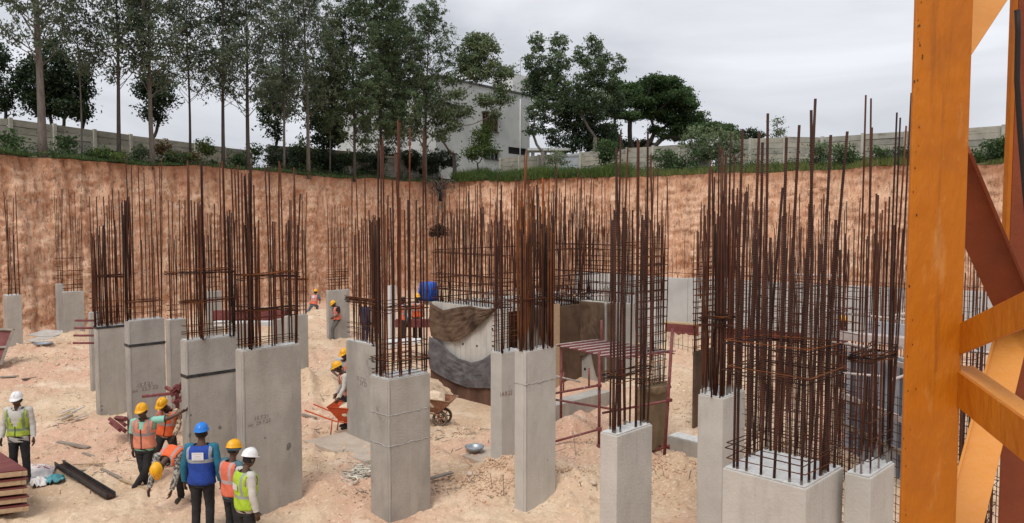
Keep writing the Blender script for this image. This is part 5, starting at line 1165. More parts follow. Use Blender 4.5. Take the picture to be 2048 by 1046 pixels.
# white plank table and other far boards
def farbox(label, x0, x1, y0, y1, Y, m, dep=.6, name='board', cat='board', dy=0):
    a, b_ = at(x0, y1, Y), at(x1, y1 + dy, Y); top_ = at(x0, y0, Y).z
    return tag(box(name, a, Vector((b_.x - a.x, 0, b_.z - a.z)), (0, dep, 0), Z * (top_ - a.z), m, None, .008), label, cat)
farbox('long white faced plank on trestles behind the central column cage', 768, 840, 684, 690, 21, M_white, .5, 'plank', 'plank', -3)
farbox('maroon shutter band across the pit behind the wide column cage', 425, 572, 622, 642, 27, M_maroon, .3, 'shutter_band', 'shutter')
farbox('pale board below the maroon shutter band', 425, 572, 644, 652, 26.5, M_white, .4, 'pale_board', 'board')
farbox('maroon shutter seen between the far cages left of the core', 790, 860, 640, 655, 26, M_maroon, .3, 'shutter_band', 'shutter')
farbox('maroon stack behind the scaffold bay bars', 1228, 1262, 615, 665, 27, M_maroon, .8, 'shutter_stack', 'shutter')
for k in range(9):
    a = at(1222, 618 + k * 6, 26.7); tag(tube('bar_end', [a, at(1264, 616 + k * 6, 26.8)], .03, M_red if k % 2 else M_maroon, None, 5), ['uppermost', 'second highest', 'third highest', 'fourth highest', 'middle', 'fourth lowest', 'third lowest', 'second lowest', 'lowest'][k] + ' maroon pipe in the pile behind the scaffold bay bars', 'pipe', 'piled maroon pipes behind the scaffold bay')
# maroon frame pieces behind striding worker and at the foot of the grey column
sf = thing('shutter_clamp_pile', 'pile of maroon steel shutter clamps wedged between two left columns', 'clamps', ground_pt(350, 860))
for k in range(16):
    p = at(rnd.uniform(335, 362), rnd.uniform(770, 830), 15.6); q = p + Vector((rnd.gauss(0, .25), rnd.gauss(0, .1), rnd.gauss(-.1, .25))); tube('clamp', [p, q], rnd.uniform(.025, .05), M_maroon if k % 3 else M_red, sf, 5, False)
box('prop', at(352, 862, 15.8), (.06, 0, 0), (0, .06, 0), Z * 1.0, M_maroon, sf)
sf2 = thing('steel_angle_pile', 'maroon steel angles lying at the foot of the blank grey column', 'steel angles', ground_pt(235, 850))
for (x0, y0, x1, y1) in ((220, 838, 250, 862), (232, 836, 252, 838), (222, 846, 240, 860), (238, 840, 250, 850)):
    tube('angle', [at(x0, y0, 17), at(x1, y1, 16.2)], .055, M_maroon, sf2, 4, False)
# rocks and rubble
def rock(c, s, m, name='rock', parent=None):
    bm = bmesh.new(); bmesh.ops.create_icosphere(bm, subdivisions=2, radius=1); k = rnd.uniform(0, 50)
    for v in bm.verts:
        f = 1 + .5 * float(fbm(v.co.x * 1.3 + k, v.co.y * 1.3 + v.co.z * 2.1, 3, 3)) * 1.6; v.co = Vector((v.co.x * f * s * rnd.uniform(.98, 1.02), v.co.y * f * s, v.co.z * f * s * .7))
    bmesh.ops.rotate(bm, verts=bm.verts, matrix=Matrix.Rotation(rnd.uniform(0, 6), 3, 'Z')); bmesh.ops.translate(bm, verts=bm.verts, vec=c)
    me = bpy.data.meshes.new(name); bm.to_mesh(me); bm.free(); return link(name, me, m, parent)
M_rock = mat('pale_rock', (.50, .38, .28), .95, (.68, .58, .48), 8, 6, .5, 12)
for i, (x, y, s, l_) in enumerate(((1013, 928, .11, 'round boulder at the foot of the stepped column'), (985, 958, .10, 'pale angular rock on the rubble pile'), (992, 975, .12, 'flat dark edged rock at the bottom of the rubble pile'), (940, 950, .06, 'small white stone left of the rubble pile'), (1185, 968, .08, 'pale rock between the tall and the short pale columns'), (1355, 968, .12, 'angular rock right of the short pale column'), (700, 972, .07, 'small rock near the film heap'), (888, 897, .05, 'lone dark stone left of the metal pan'))):
    p = ground_pt(x, y, s * .3); tag(rock(p, s, M_rock), l_, 'rock')
# gravel: thousands of loose stones joined in one object
def rubble(label, areas, m):
    Vl, Ql = [], []; base = np.array([[1, 0, 0], [-1, 0, 0], [0, 1, 0], [0, -1, 0], [0, 0, 1], [0, 0, -1]], float); F8 = np.array([(0, 2, 4), (2, 1, 4), (1, 3, 4), (3, 0, 4), (2, 0, 5), (1, 2, 5), (3, 1, 5), (0, 3, 5)])
    k = 0
    for (x, y, rx, ry, n, s) in areas:
        c = onz(x, y, 0)
        for i in range(n):
            X = c.x + rnd.gauss(0, rx); Y = c.y + rnd.gauss(0, ry)
            sz = s * rnd.uniform(.3, 1.0) * (2.2 if rnd.random() < .05 else 1)
            R = np.array(Matrix.Rotation(rnd.uniform(0, 6), 3, (rnd.random() + .01, rnd.random(), rnd.random())))
            v = (base * nr.uniform(.6, 1.2, (6, 3)) * sz) @ R.T; v += np.array([X, Y, 0]); Vl.append(v); Ql.append(F8 + 6 * k); k += 1
    Vv = np.concatenate(Vl); cc = Vv.reshape(-1, 6, 3).mean(1); z = gh(cc[:, 0], cc[:, 1]); Vv[:, 2] += np.repeat(z + .008, 6)
    o = npmesh('rubble', Vv, np.concatenate(Ql), m, n=3); o['kind'] = 'stuff'; o['label'] = label; o['category'] = 'rubble'
M_peb = mat('soil_clods', (.50, .32, .20), .95, (.68, .50, .36), 3, 5)
M_peb2 = mat('pale_clods', (.58, .43, .29), .95, (.76, .62, .47), 3, 5)
rubble('loose reddish clods heaped beside the pale front columns', [(1000, 965, .5, .45, 1900, .035), (1085, 965, .4, .5, 500, .03), (1350, 960, .4, .6, 700, .03), (940, 845, .5, .8, 500, .03), (700, 985, .8, .4, 600, .025), (300, 890, .5, .6, 500, .03)], M_peb)
rubble('scattered pale soil clods over the pit floor', [(640, 840, 1.2, 2.5, 1400, .03), (400, 930, 3, 1.0, 1600, .02), (900, 900, 1.6, 1.6, 1400, .022), (630, 690, 1.5, 4, 900, .05), (110, 730, 2.5, 2.5, 1200, .045), (180, 860, 2, 2, 1200, .025), (1160, 930, .8, .8, 600, .025), (1370, 830, .8, 1.4, 600, .035), (1250, 960, 2, 1, 700, .02), (60, 800, 3, 3, 600, .03)], M_peb2)
# sticks, wire ends and chips too small to count
vs, fs = [], []
for k in range(420):
    px, py = rnd.choice([(rnd.uniform(0, 300), rnd.uniform(700, 990)), (rnd.uniform(600, 740), rnd.uniform(690, 990)), (rnd.uniform(860, 1010), rnd.uniform(850, 990)), (rnd.uniform(1100, 1400), rnd.uniform(840, 990))])
    p = ground_pt(px, py, .012); a = rnd.uniform(0, 6.28); l_ = rnd.uniform(.05, .28); q = p + Vector((math.cos(a) * l_, math.sin(a) * l_, 0)); q.z = ghs(q.x, q.y) + .015
    tubevf([p, q], rnd.uniform(.004, .012), 4, vs=vs, fs=fs)
lt = mesh('litter', vs, fs, M_greywood); lt['kind'] = 'stuff'; lt['label'] = 'small sticks, wire ends and chips littering the pit floor'; lt['category'] = 'litter'
# wheelbarrows
M_rustbar = mat('rusty_barrow_tub', (.20, .075, .04), .7, (.36, .20, .13), 4, 7, .3, 20); M_orbar = mat('orange_barrow_paint', (.62, .10, .03), .5, (.5, .07, .02), 4); M_tyre = mat('dusty_tyre', (.06, .05, .045), .9, (.2, .15, .11), 5)
def barrow(label, px, py, yaw, m, s=1.0, load=False):
    p0 = ground_pt(px, py); t = thing('wheelbarrow', label, 'wheelbarrow', p0); R = Matrix.Rotation(yaw, 3, 'Z')
    def W(x, y, z): return p0 + R @ Vector((x, y, z)) * s
    top = [(-.48, -.33, .72), (.52, -.33, .66), (.52, .33, .66), (-.48, .33, .72)]; bot = [(-.22, -.2, .36), (.20, -.2, .34), (.20, .2, .34), (-.22, .2, .36)]
    vs = [W(*p) for p in bot + top]; o = mesh('tub', vs, [(0, 3, 2, 1), (0, 1, 5, 4), (1, 2, 6, 5), (2, 3, 7, 6), (3, 0, 4, 7)], m, t); md = o.modifiers.new('s', 'SOLIDIFY'); md.thickness = .015; md.offset = 0
    tube('rim', [W(*p) for p in top], .016, M_wood if load and m is M_rustbar else m, t, 5, closed=True)
    for sx_ in (-1, 1):
        tube('handle', [W(.25, .24 * sx_, .30), W(-.3, .26 * sx_, .36), W(-1.05, .3 * sx_, .62)], .017, m, t, 6)
        tube('leg', [W(-.38, .25 * sx_, .36), W(-.42, .25 * sx_, .0)], .015, m, t, 6)
        c = W(.22, .17 * sx_, .19); ax = R @ Vector((0, 1, 0))
        wh = lathe('wheel', [(.14 * s, -.03), (.19 * s, -.035), (.2 * s, 0), (.19 * s, .035), (.14 * s, .03)], c, M_tyre, t, 20, ax, close=True)
        lathe('hub', [(.01, -.05), (.035, -.05), (.035, .05), (.01, .05)], c, m, wh, 8, ax)
        for k in range(6):
            a_ = k * math.pi / 3; d_ = R @ Vector((math.cos(a_), 0, math.sin(a_))); tube('spoke', [c, c + d_ * .15 * s], .012, m, wh, 4)
    tube('axle', [W(.22, -.22, .19), W(.22, .22, .19)], .014, m, t, 6)
    if load:
        o = rock(W(0, 0, .6), .3 * s, M_peb2, 'sand_load', t); o.location = (0, 0, 0)
        for v in o.data.vertices: v.co -= org(t)
    return t
barrow('rusty two wheeled barrow tipped on the sand right of the central column', 868, 848, -.25, M_rustbar, 1.0, True)
barrow('orange wheelbarrow half hidden behind the column with faint writing', 701, 866, -.1, M_orbar, .95, True)
# ================= people
M_skin = mat('dark_skin', (.085, .045, .03), .55, (.12, .065, .042), 8, 4, spec=.4)
M_hair = mat('black_hair', (.012, .011, .011), .6)
M_eye = mat('eye_white', (.5, .48, .45), .4)
M_trs = mat('black_trousers', (.018, .018, .02), .9, (.035, .034, .036), 6, 5, .3, 30)
M_trg = mat('grey_trousers', (.09, .085, .08), .9, (.14, .13, .12), 6, 5, .3, 30)
M_trj = mat('blue_grey_jeans', (.10, .115, .14), .9, (.16, .18, .21), 6, 5, .3, 30)
M_navy = mat('navy_overall', (.022, .03, .065), .9, (.035, .045, .09), 6)
M_shoe = mat('dark_shoe', (.03, .028, .026), .7, (.09, .07, .055), 9)
M_shw = mat('off_white_shirt', (.48, .46, .42), .9, (.62, .60, .55), 3, 6, .4, 12)
M_shm = mat('mint_shirt', (.22, .50, .40), .9, (.28, .58, .47), 4)
M_shb = mat('petrol_blue_shirt', (.018, .12, .19), .9, (.03, .17, .26), 4, 6, .3, 12)
M_sht = mat('teal_grey_shirt', (.05, .12, .16), .9, (.08, .17, .21), 4)
M_shl = mat('light_blue_shirt', (.22, .36, .42), .9, (.3, .44, .5), 4)
M_shbk = mat('black_shirt', (.02, .02, .022), .9)
M_camo = mat('patterned_tan_shirt', (.16, .10, .06), .9, (.58, .46, .33), 22, 2, contrast=(.44, .52))
M_camg = mat('grey_check_sleeve', (.08, .08, .075), .9, (.42, .40, .36), 26, 2, contrast=(.46, .52))
M_refl = mat('grey_reflective_tape', (.34, .34, .35), .4, (.42, .42, .43), 9)
M_helY = mat('yellow_helmet', (.85, .42, .008), .35, (.80, .38, .008), 3, spec=.5); M_helW = mat('white_helmet', (.78, .78, .79), .3, spec=.5); M_helB = mat('blue_helmet', (.02, .20, .68), .35, spec=.5)
M_label = mat('white_label', (.68, .68, .70), .7)
def vestmat(name, c, trim, tape=(.36, .35, .35), vx=.105, hz=(.30, .40), hz2=None):
    m = bpy.data.materials.new(name); m.use_nodes = True; n = m.node_tree; b = n.nodes['Principled BSDF']; b.inputs['Roughness'].default_value = .8
    def at_(nm): a = n.nodes.new('ShaderNodeAttribute'); a.attribute_name = nm; return a.outputs['Fac']
    def ma_(op, a, b_): q = n.nodes.new('ShaderNodeMath'); q.operation = op; (n.links.new(a, q.inputs[0]) if not isinstance(a, (int, float)) else setattr(q.inputs[0], 'default_value', a)); (n.links.new(b_, q.inputs[1]) if not isinstance(b_, (int, float)) else setattr(q.inputs[1], 'default_value', b_)); return q.outputs[0]
    tx = n.nodes.new('ShaderNodeMath'); tx.operation = 'ABSOLUTE'; n.links.new(at_('tx'), tx.inputs[0]); tx = tx.outputs[0]; tz = at_('tz')
    vert = ma_('MULTIPLY', ma_('MULTIPLY', ma_('GREATER_THAN', tx, vx - .024), ma_('LESS_THAN', tx, vx + .024)), ma_('GREATER_THAN', tz, hz[0]))
    hor = ma_('MULTIPLY', ma_('GREATER_THAN', tz, hz[0]), ma_('LESS_THAN', tz, hz[1])); msk = ma_('MAXIMUM', vert, hor)
    if hz2: msk = ma_('MAXIMUM', msk, ma_('MULTIPLY', ma_('GREATER_THAN', tz, hz2[0]), ma_('LESS_THAN', tz, hz2[1])))
    nz_ = n.nodes.new('ShaderNodeTexNoise'); nz_.inputs['Scale'].default_value = 9; x0 = n.nodes.new('ShaderNodeMixRGB'); n.links.new(nz_.outputs['Fac'], x0.inputs[0]); x0.inputs[1].default_value = (*[k * .72 for k in c], 1); x0.inputs[2].default_value = (*[min(1, k * 1.15) for k in c], 1)
    x = n.nodes.new('ShaderNodeMixRGB'); n.links.new(msk, x.inputs[0]); n.links.new(x0.outputs[0], x.inputs[1]); x.inputs[2].default_value = (*tape, 1)
    zip_ = ma_('MULTIPLY', ma_('LESS_THAN', tx, .009), ma_('LESS_THAN', at_('ty'), 0.0)); x2 = n.nodes.new('ShaderNodeMixRGB'); n.links.new(zip_, x2.inputs[0]); n.links.new(x.outputs[0], x2.inputs[1]); x2.inputs[2].default_value = (*trim, 1)
    n.links.new(x2.outputs[0], b.inputs['Base Color']); bz = n.nodes.new('ShaderNodeBump'); bz.inputs['Strength'].default_value = .5; bz.inputs['Distance'].default_value = .02; nz2 = n.nodes.new('ShaderNodeTexNoise'); nz2.inputs['Scale'].default_value = 14; n.links.new(nz2.outputs['Fac'], bz.inputs['Height']); n.links.new(bz.outputs[0], b.inputs['Normal'])
    return m
V_green = vestmat('yellow_green_vest', (.42, .52, .06), (.06, .10, .03), (.20, .26, .14), .125, (.2, .29))
V_lime = vestmat('lime_vest', (.40, .58, .03), (.05, .08, .02), (.3, .33, .3), .11, (.28, .36))
V_pink = vestmat('faded_salmon_vest', (.72, .25, .15), (.04, .02, .02), (.30, .24, .24), .115, (.42, .52))
V_or = vestmat('orange_red_vest', (.80, .13, .035), (.05, .02, .02), (.38, .28, .26), .11, (.40, .50))
V_coral = vestmat('coral_vest', (.72, .16, .09), (.05, .02, .02), (.42, .34, .33), .10, (.34, .44))
V_stripe = vestmat('pale_pink_vest', (.75, .36, .27), (.2, .05, .03), (.26, .08, .06), .10, (.18, .26), (.40, .48))
V_blue = vestmat('royal_blue_vest', (.012, .055, .33), (.01, .03, .2), (.30, .33, .36), .155, (.50, .60))
J0 = dict(pel=(0, 0, .90), che=(0, .0, 1.26), nek=(0, 0, 1.43), hed=(0, -.02, 1.55),
          shL=(.175, 0, 1.385), elL=(.225, .01, 1.11), wrL=(.24, -.04, .86), shR=(-.175, 0, 1.385), elR=(-.225, .01, 1.11), wrR=(-.24, -.04, .86),
          hiL=(.085, 0, .87), knL=(.10, -.02, .48), anL=(.105, .02, .085), hiR=(-.085, 0, .87), knR=(-.10, -.02, .48), anR=(-.105, .02, .085))
def smooth_path(pts, n=5):
    """rounded polyline through the joints, with radii"""
    out = []
    P_ = [Vector(p[:3]) for p in pts]; R_ = [p[3] for p in pts]
    for i in range(len(P_) - 1):
        for k in range(n):
            f = k / n
            p0 = P_[max(0, i - 1)]; p1 = P_[i]; p2 = P_[i + 1]; p3 = P_[min(len(P_) - 1, i + 2)]
            t1 = (p2 - p0) * .28; t2 = (p3 - p1) * .28
            h = (2 * f ** 3 - 3 * f ** 2 + 1) * p1 + (f ** 3 - 2 * f ** 2 + f) * t1 + (-2 * f ** 3 + 3 * f ** 2) * p2 + (f ** 3 - f ** 2) * t2
            out.append((h, R_[i] + (R_[i + 1] - R_[i]) * f))
    out.append((P_[-1], R_[-1])); return [o[0] for o in out], [o[1] for o in out]
def person(label, base, yaw, J=None, vest=None, shirt=M_shw, trs=M_trs, hel=M_helY, sleeve='long', s=1.0, head=(0, 0, 0), group='workers on the building site', peak=0, hands=True, vback=None, collar=False, beard=False, scarf=None, sleevem=None, shirtlen=0, vlow=-.02, apron=None):
    j = {k: Vector(v) for k, v in J0.items()}
    for k, v in (J or {}).items(): j[k] = Vector(v)
    base = Vector(base); R = Matrix.Rotation(yaw, 3, 'Z'); j['hed'] = j['hed'] + (j['hed'] - j['nek']).normalized() * .03
    t = thing('person', label, 'person', base, group)
    def W(p): return base + (R @ Vector(p)) * s
    # --- torso frame
    fwd_h = Vector((0, -1, 0))
    up_ = (j['nek'] - j['pel']).normalized(); side = (j['shL'] - j['shR']).normalized(); side = (side - up_ * side.dot(up_)).normalized(); fr = up_.cross(side); fr = -fr if fr.dot(Vector((0, -1, .0)) + Vector((0, 0, -1)) * (1 - up_.z)) < 0 else fr   # front
    def spine(f):
        a, b_, c = j['pel'], j['che'], j['nek']
        return (a.lerp(b_, f / .65) if f < .65 else b_.lerp(c, (f - .65) / .35))
    SEC = [(-.16, .155, .105), (-.04, .165, .12), (.1, .158, .118), (.28, .150, .112), (.45, .160, .118), (.62, .178, .125), (.78, .190, .120), (.88, .182, .105), (.95, .13, .082), (1.0, .075, .066)]
    def torso(name, m, k, t0, t1, n=28, extra=None, cut=None, add=0.0):
        fsn = np.array([q[0] for q in SEC]); rx = np.array([q[1] for q in SEC]); ry = np.array([q[2] for q in SEC]); vs = []; fs = []; tx = []; tz = []; ty = []; M_ = 22
        for i in range(M_ + 1):
            f = t0 + (t1 - t0) * i / M_; c = spine(f) if f >= 0 else j['pel'] - up_ * (-f * (j['nek'] - j['pel']).length)
            a, b_ = np.interp(f, fsn, rx) * k + add, np.interp(f, fsn, ry) * k + add
            for q in range(n):
                an = 2 * math.pi * q / n; ca, sa = math.cos(an), math.sin(an)
                wr = 1 + .035 * math.sin(an * 5 + i * .8 + len(label)) * (1 if f < .8 else .2) * (1.4 - f)
                p = c + side * (math.copysign(abs(ca) ** .85, ca) * a * wr) - fr * (math.copysign(abs(sa) ** .9, sa) * b_ * wr)
                vs.append(W(p)); tx.append(ca * a); tz.append(f); ty.append(sa)
        for i in range(M_):
            for q in range(n):
                q2 = (q + 1) % n; f = t0 + (t1 - t0) * (i + .5) / M_; an = 2 * math.pi * (q + .5) / n; xx = math.cos(an) * np.interp(f, fsn, rx) * k; yy = math.sin(an)
                if cut and cut(xx, yy, f): continue
                fs.append((i * n + q, i * n + q2, (i + 1) * n + q2, (i + 1) * n + q))
        o = mesh(name, vs, fs, m, t, True)
        for nm, v in (('tx', tx), ('tz', tz), ('ty', ty)): a = o.data.attributes.new(nm, 'FLOAT', 'POINT'); a.data.foreach_set('value', v)
        md = o.modifiers.new('s', 'SOLIDIFY'); md.thickness = .006; md.offset = 1; return o
    # --- body: one continuous skinned surface
    order = [('pel', .12), ('che', .125), ('nek', .052), ('hed', .055), ('shL', .062), ('elL', .042), ('wrL', .027), ('shR', .062), ('elR', .042), ('wrR', .027), ('hiL', .085), ('knL', .056), ('anL', .038), ('hiR', .085), ('knR', .056), ('anR', .038)]
    idx = {k: i for i, (k, _) in enumerate(order)}
    ed = [('pel', 'che'), ('che', 'nek'), ('nek', 'hed'), ('che', 'shL'), ('shL', 'elL'), ('elL', 'wrL'), ('che', 'shR'), ('shR', 'elR'), ('elR', 'wrR'), ('pel', 'hiL'), ('hiL', 'knL'), ('knL', 'anL'), ('pel', 'hiR'), ('hiR', 'knR'), ('knR', 'anR')]
    me = bpy.data.meshes.new('skel'); me.from_pydata([tuple(W(j[k])) for k, _ in order], [(idx[a], idx[b_]) for a, b_ in ed], []); tmp = bpy.data.objects.new('skel', me); COL.objects.link(tmp)
    sk = tmp.modifiers.new('k', 'SKIN'); sk.branch_smoothing = .6
    for i, (k, r) in enumerate(order): me.skin_vertices[0].data[i].radius = (r * s, r * s)
    me.skin_vertices[0].data[0].use_root = True
    sb = tmp.modifiers.new('u', 'SUBSURF'); sb.levels = 1; sb.render_levels = 1
    dg = bpy.context.evaluated_depsgraph_get(); bme = bpy.data.meshes.new_from_object(tmp.evaluated_get(dg)); bpy.data.objects.remove(tmp)
    bm = bmesh.new(); bm.from_mesh(bme)
    def addvf(vs, fs):
        b0 = [bm.verts.new(v) for v in vs]
        for f in fs:
            try: bm.faces.new([b0[i] for i in f])
            except ValueError: pass
    # head
    HR = R @ Matrix.Rotation(head[2], 3, 'Z') @ Matrix.Rotation(head[0], 3, 'X') @ Matrix.Rotation(head[1], 3, 'Y'); hc = W(j['hed'])
    def H(x, y, z): return hc + (HR @ Vector((x, y, z))) * s
    vs, fs = [], []; n1, n2 = 16, 12
    for i in range(n2 + 1):
        ph = math.pi * i / n2; zz = math.cos(ph); rr = math.sin(ph)
        for k in range(n1):
            th = 2 * math.pi * k / n1; x = rr * math.cos(th) * .075; y = rr * math.sin(th) * .093; z = zz * .115
            if z < 0: w_ = 1 + z * 2.2; x *= w_; y = y * (1 + z * 1.2) - .012 * (-z / .1)      # jaw
            if y < -.05 and abs(x) < .02 and -.045 < z < .01: y -= .022                          # nose
            if y < -.04 and -.075 < z < -.055 and abs(x) < .03: y -= .006                        # mouth
            vs.append(H(x, y, z))
    for i in range(n2):
        for k in range(n1): k2 = (k + 1) % n1; fs.append((i * n1 + k, (i + 1) * n1 + k, (i + 1) * n1 + k2, i * n1 + k2))
    addvf(vs, fs)
    for sx_ in (-1, 1): v_, f_ = tubevf([H(.072 * sx_, .01, .02), H(.085 * sx_, .018, .0), H(.075 * sx_, .008, -.03)], [.014, .02, .01], 6); addvf(v_, f_)
    # hands: palm and five fingers, hanging slightly curled
    if hands:
        for sd_, w0, e0 in ((1, 'wrL', 'elL'), (-1, 'wrR', 'elR')):
            d = (j[w0] - j[e0]).normalized(); inw = Vector((-sd_, 0, 0)); pn = (inw - d * inw.dot(d)); pn = pn.normalized() if pn.length > .1 else Vector((0, 0, -1)); ax = d.cross(pn).normalized()
            if ax.dot(Vector((0, -1, .2))) < 0: ax = -ax       # towards the thumb side
            w_ = j[w0]
            pv, pf = tubevf([W(w_ - d * .01), W(w_ + d * .03), W(w_ + d * .085)], [.024 * s, .036 * s, .036 * s], 8); cc = W(w_)
            pv = [v - (R @ pn) * ((v - cc).dot(R @ pn)) * .5 for v in pv]; addvf(pv, pf)
            for k, (o_, ln) in enumerate(((.027, .07), (.009, .08), (-.009, .074), (-.027, .058))):
                a = w_ + d * .075 + ax * o_; b1 = a + (d + pn * .15).normalized() * ln * .5; b2 = b1 + (d + pn * .7).normalized() * ln * .3; b3 = b2 + (d * .6 + pn).normalized() * ln * .25
                addvf(*tubevf([W(a), W(b1), W(b2), W(b3)], [.0095 * s, .009 * s, .008 * s, .006 * s], 5))
            a = w_ + d * .02 + ax * .028; addvf(*tubevf([W(a), W(a + d * .03 + ax * .025), W(a + d * .06 + ax * .026 + pn * .015)], [.012 * s, .0105 * s, .007 * s], 5))
    off = org(t)
    for v in bm.verts: v.co -= off
    bm.to_mesh(bme); bm.free(); bme.name = 'body'; link('body', bme, M_skin, t, True)
    body_eyes = [H(sx_ * .028, -.083, .008) for sx_ in (-1, 1)]
    for e in body_eyes: lathe('eye', [(.001, .009 * s), (.007 * s, .006 * s), (.009 * s, 0)], e, M_eye, t, 6, HR @ Vector((0, -1, 0)))
    # hair (below the helmet) and helmet
    vs, fs = [], []
    for i in range(6):
        ph = .9 + i * .2; zz = math.cos(ph); rr = math.sin(ph)
        for k in range(13): th = -.35 + (math.pi + .7) * k / 12; vs.append(H(rr * math.cos(th) * .081, rr * math.sin(th) * .100, zz * .121))
    for i in range(5):
        for k in range(12): fs.append((i * 13 + k, (i + 1) * 13 + k, (i + 1) * 13 + k + 1, i * 13 + k + 1))
    mesh('hair', vs, fs, M_hair, t, True)
    if hel is not None:
        vs, fs = [], []; n1 = 28; prof = [(0, 1.0), (.35, .96), (.62, .82), (.83, .58), (.95, .3), (1.0, .0), (1.04, -.06), (1.18, -.12), (1.17, -.15), (1.0, -.13)]
        for i, (rr, zz) in enumerate(prof):
            for k in range(n1):
                th = 2 * math.pi * k / n1; x = rr * math.cos(th); y = rr * math.sin(th)
                brim = i >= 7; f = max(0, -math.sin(th)) ** 3
                ex = 1 + (.28 * f if brim and i < 9 else 0) - (.10 * (1 - f) if brim and i < 9 else 0)
                rid = 1 + (.03 if abs(math.cos(th)) < .12 or abs(abs(math.cos(th)) - .35) < .06 else 0) * (1 if 0 < i < 5 else 0)
                vs.append(H(x * .099 * ex * rid, y * .124 * ex * rid + .006, .060 + zz * .108 * rid - (.012 * f if brim else 0)))
        for i in range(len(prof) - 1):
            for k in range(n1): k2 = (k + 1) % n1; fs.append((i * n1 + k, (i + 1) * n1 + k, (i + 1) * n1 + k2, i * n1 + k2))
        he = mesh('helmet', vs, fs, hel, t, True); ho = t
        vs, fs = tubevf([H(0, .125, .07), H(0, .10, .125), H(0, .05, .160), H(0, 0, .169), H(0, -.06, .158), H(0, -.11, .12)], [.008 * s] * 6, 6); mesh('helmet_ridge', vs, fs, hel, he, True)
        if scarf: 
            vs, fs = tubevf([H(.09 * math.cos(a), .105 * math.sin(a), .02) for a in [k * .5236 for k in range(12)]], .018 * s, 6, False, True); mesh('head_cloth', vs, fs, scarf, t, True)
    # --- clothes
    torso('shirt', shirt, 1.10, -.10 - shirtlen, .955, cut=lambda x, y, f: f > .9 and y < -.3 and abs(x) < .035)
    sm_ = sleevem or shirt
    for sd_ in ('L', 'R'):
        sh, el, wr = j['sh' + sd_], j['el' + sd_], j['wr' + sd_]; inn = sh.lerp(j['che'], .35) + up_ * .03
        if sleeve == 'long': pts = [(*inn, .056), (*sh, .064), (*sh.lerp(el, .5), .058), (*el, .053), (*el.lerp(wr, .5), .05), (*wr.lerp(el, .06), .042)]
        else: pts = [(*inn, .056), (*sh, .064), (*sh.lerp(el, .5), .068), (*sh.lerp(el, .78), .064)]
        pp, rr = smooth_path(pts, 4); rr = [r_ * (1 + .05 * math.sin(i * 1.9)) for i, r_ in enumerate(rr)]
        vs, fs = tubevf([W(p) for p in pp], [r_ * s for r_ in rr], 12, False); o = mesh('sleeve', vs, fs, sm_ if not (isinstance(sleevem, dict)) else sleevem.get(sd_, shirt), t, True)
    if collar:
        c = j['nek']
        for sx_ in (-1, 1): mesh('collar', [W(c + side * (.015 * sx_) + fr * .085 - up_ * .05), W(c + side * (.075 * sx_) + fr * .06 - up_ * .015), W(c + side * (.085 * sx_) + fr * .0 + up_ * .02), W(c + side * (.05 * sx_) + fr * .05 + up_ * .03)], [(0, 1, 2, 3)], shirt, t)
    # trousers: waist and two legs
    torso('trouser_waist', trs, 1.07, -.20, .07)
    for sd_ in ('L', 'R'):
        hi, kn, an = j['hi' + sd_], j['kn' + sd_], j['an' + sd_]
        pts = [(*(hi + up_ * .05), .092), (*hi.lerp(kn, .15), .096), (*hi.lerp(kn, .55), .080), (*kn, .068), (*kn.lerp(an, .5), .062), (*an.lerp(kn, .02), .058)]
        pp, rr = smooth_path(pts, 4); rr = [r_ * (1 + .035 * math.sin(i * 2.3 + 1)) for i, r_ in enumerate(rr)]
        vs, fs = tubevf([W(p) for p in pp], [r_ * s for r_ in rr], 12, False); mesh('trouser_leg', vs, fs, trs, t, True)
        toe = j.get('to' + sd_, an + Vector((.02 if sd_ == 'L' else -.02, -.17, -.05)))
        dd_ = (toe - an); fl = Vector((dd_.x, dd_.y, dd_.z + .05)); 
        vs, fs = tubevf([W(an + Vector((0, .05, -.045)) if True else an), W(an + Vector((0, .02, -.035))), W(an.lerp(toe, .4) + Vector((0, 0, -.015))), W(an.lerp(toe, .8) + Vector((0, 0, -.005))), W(toe)], [.03 * s, .045 * s, .045 * s, .040 * s, .018 * s], 8); mesh('shoe', vs, fs, M_shoe, t, True)
    if vest is not None:
        def cut(x, y, f):
            if y < -.25 and f > (.62 if collar != 'deep' else .34) and abs(x) < (.012 + .13 * (f - .62) if collar != 'deep' else .012 + .21 * (f - .34)): return True
            return f > .62 and abs(x) > .176 and f < .93
        vo = torso('vest', vest, 1.20, vlow, .975, 40, cut=cut)
        if vback:
            f0, hh, ww = vback; c = spine(f0) - fr * (np.interp(f0, [q[0] for q in SEC], [q[2] for q in SEC]) * 1.20 + .014)
            p = [W(c + side * a * ww + up_ * b_ * hh) for a, b_ in ((-1, -1), (1, -1), (1, 1), (-1, 1))]; bl = mesh('back_label', p, [(0, 1, 2, 3)], M_label, t)
            c2_ = c - fr * .002; fr2 = .012
            for (a0, b0, a1, b1) in ((-.75, .6, .75, .66), (-.75, -.66, .75, -.6), (-.5, -.1, .5, .0)):
                mesh('label_print', [W(c2_ + side * a * ww + up_ * b_ * hh) for a, b_ in ((a0, b0), (a1, b0), (a1, b1), (a0, b1))], [(0, 1, 2, 3)], M_refl, bl)
    return t
def gp(px, Y, up=0): p = at(px, 600, Y); return Vector((p.x, Y, ghs(p.x, Y) + up))
def hp_(px, py, Y, H_=1.71):
    """base so that the helmet top of a standing worker projects to (px,py)"""
    q = at(px, py, Y); return Vector((q.x, Y, q.z - H_))
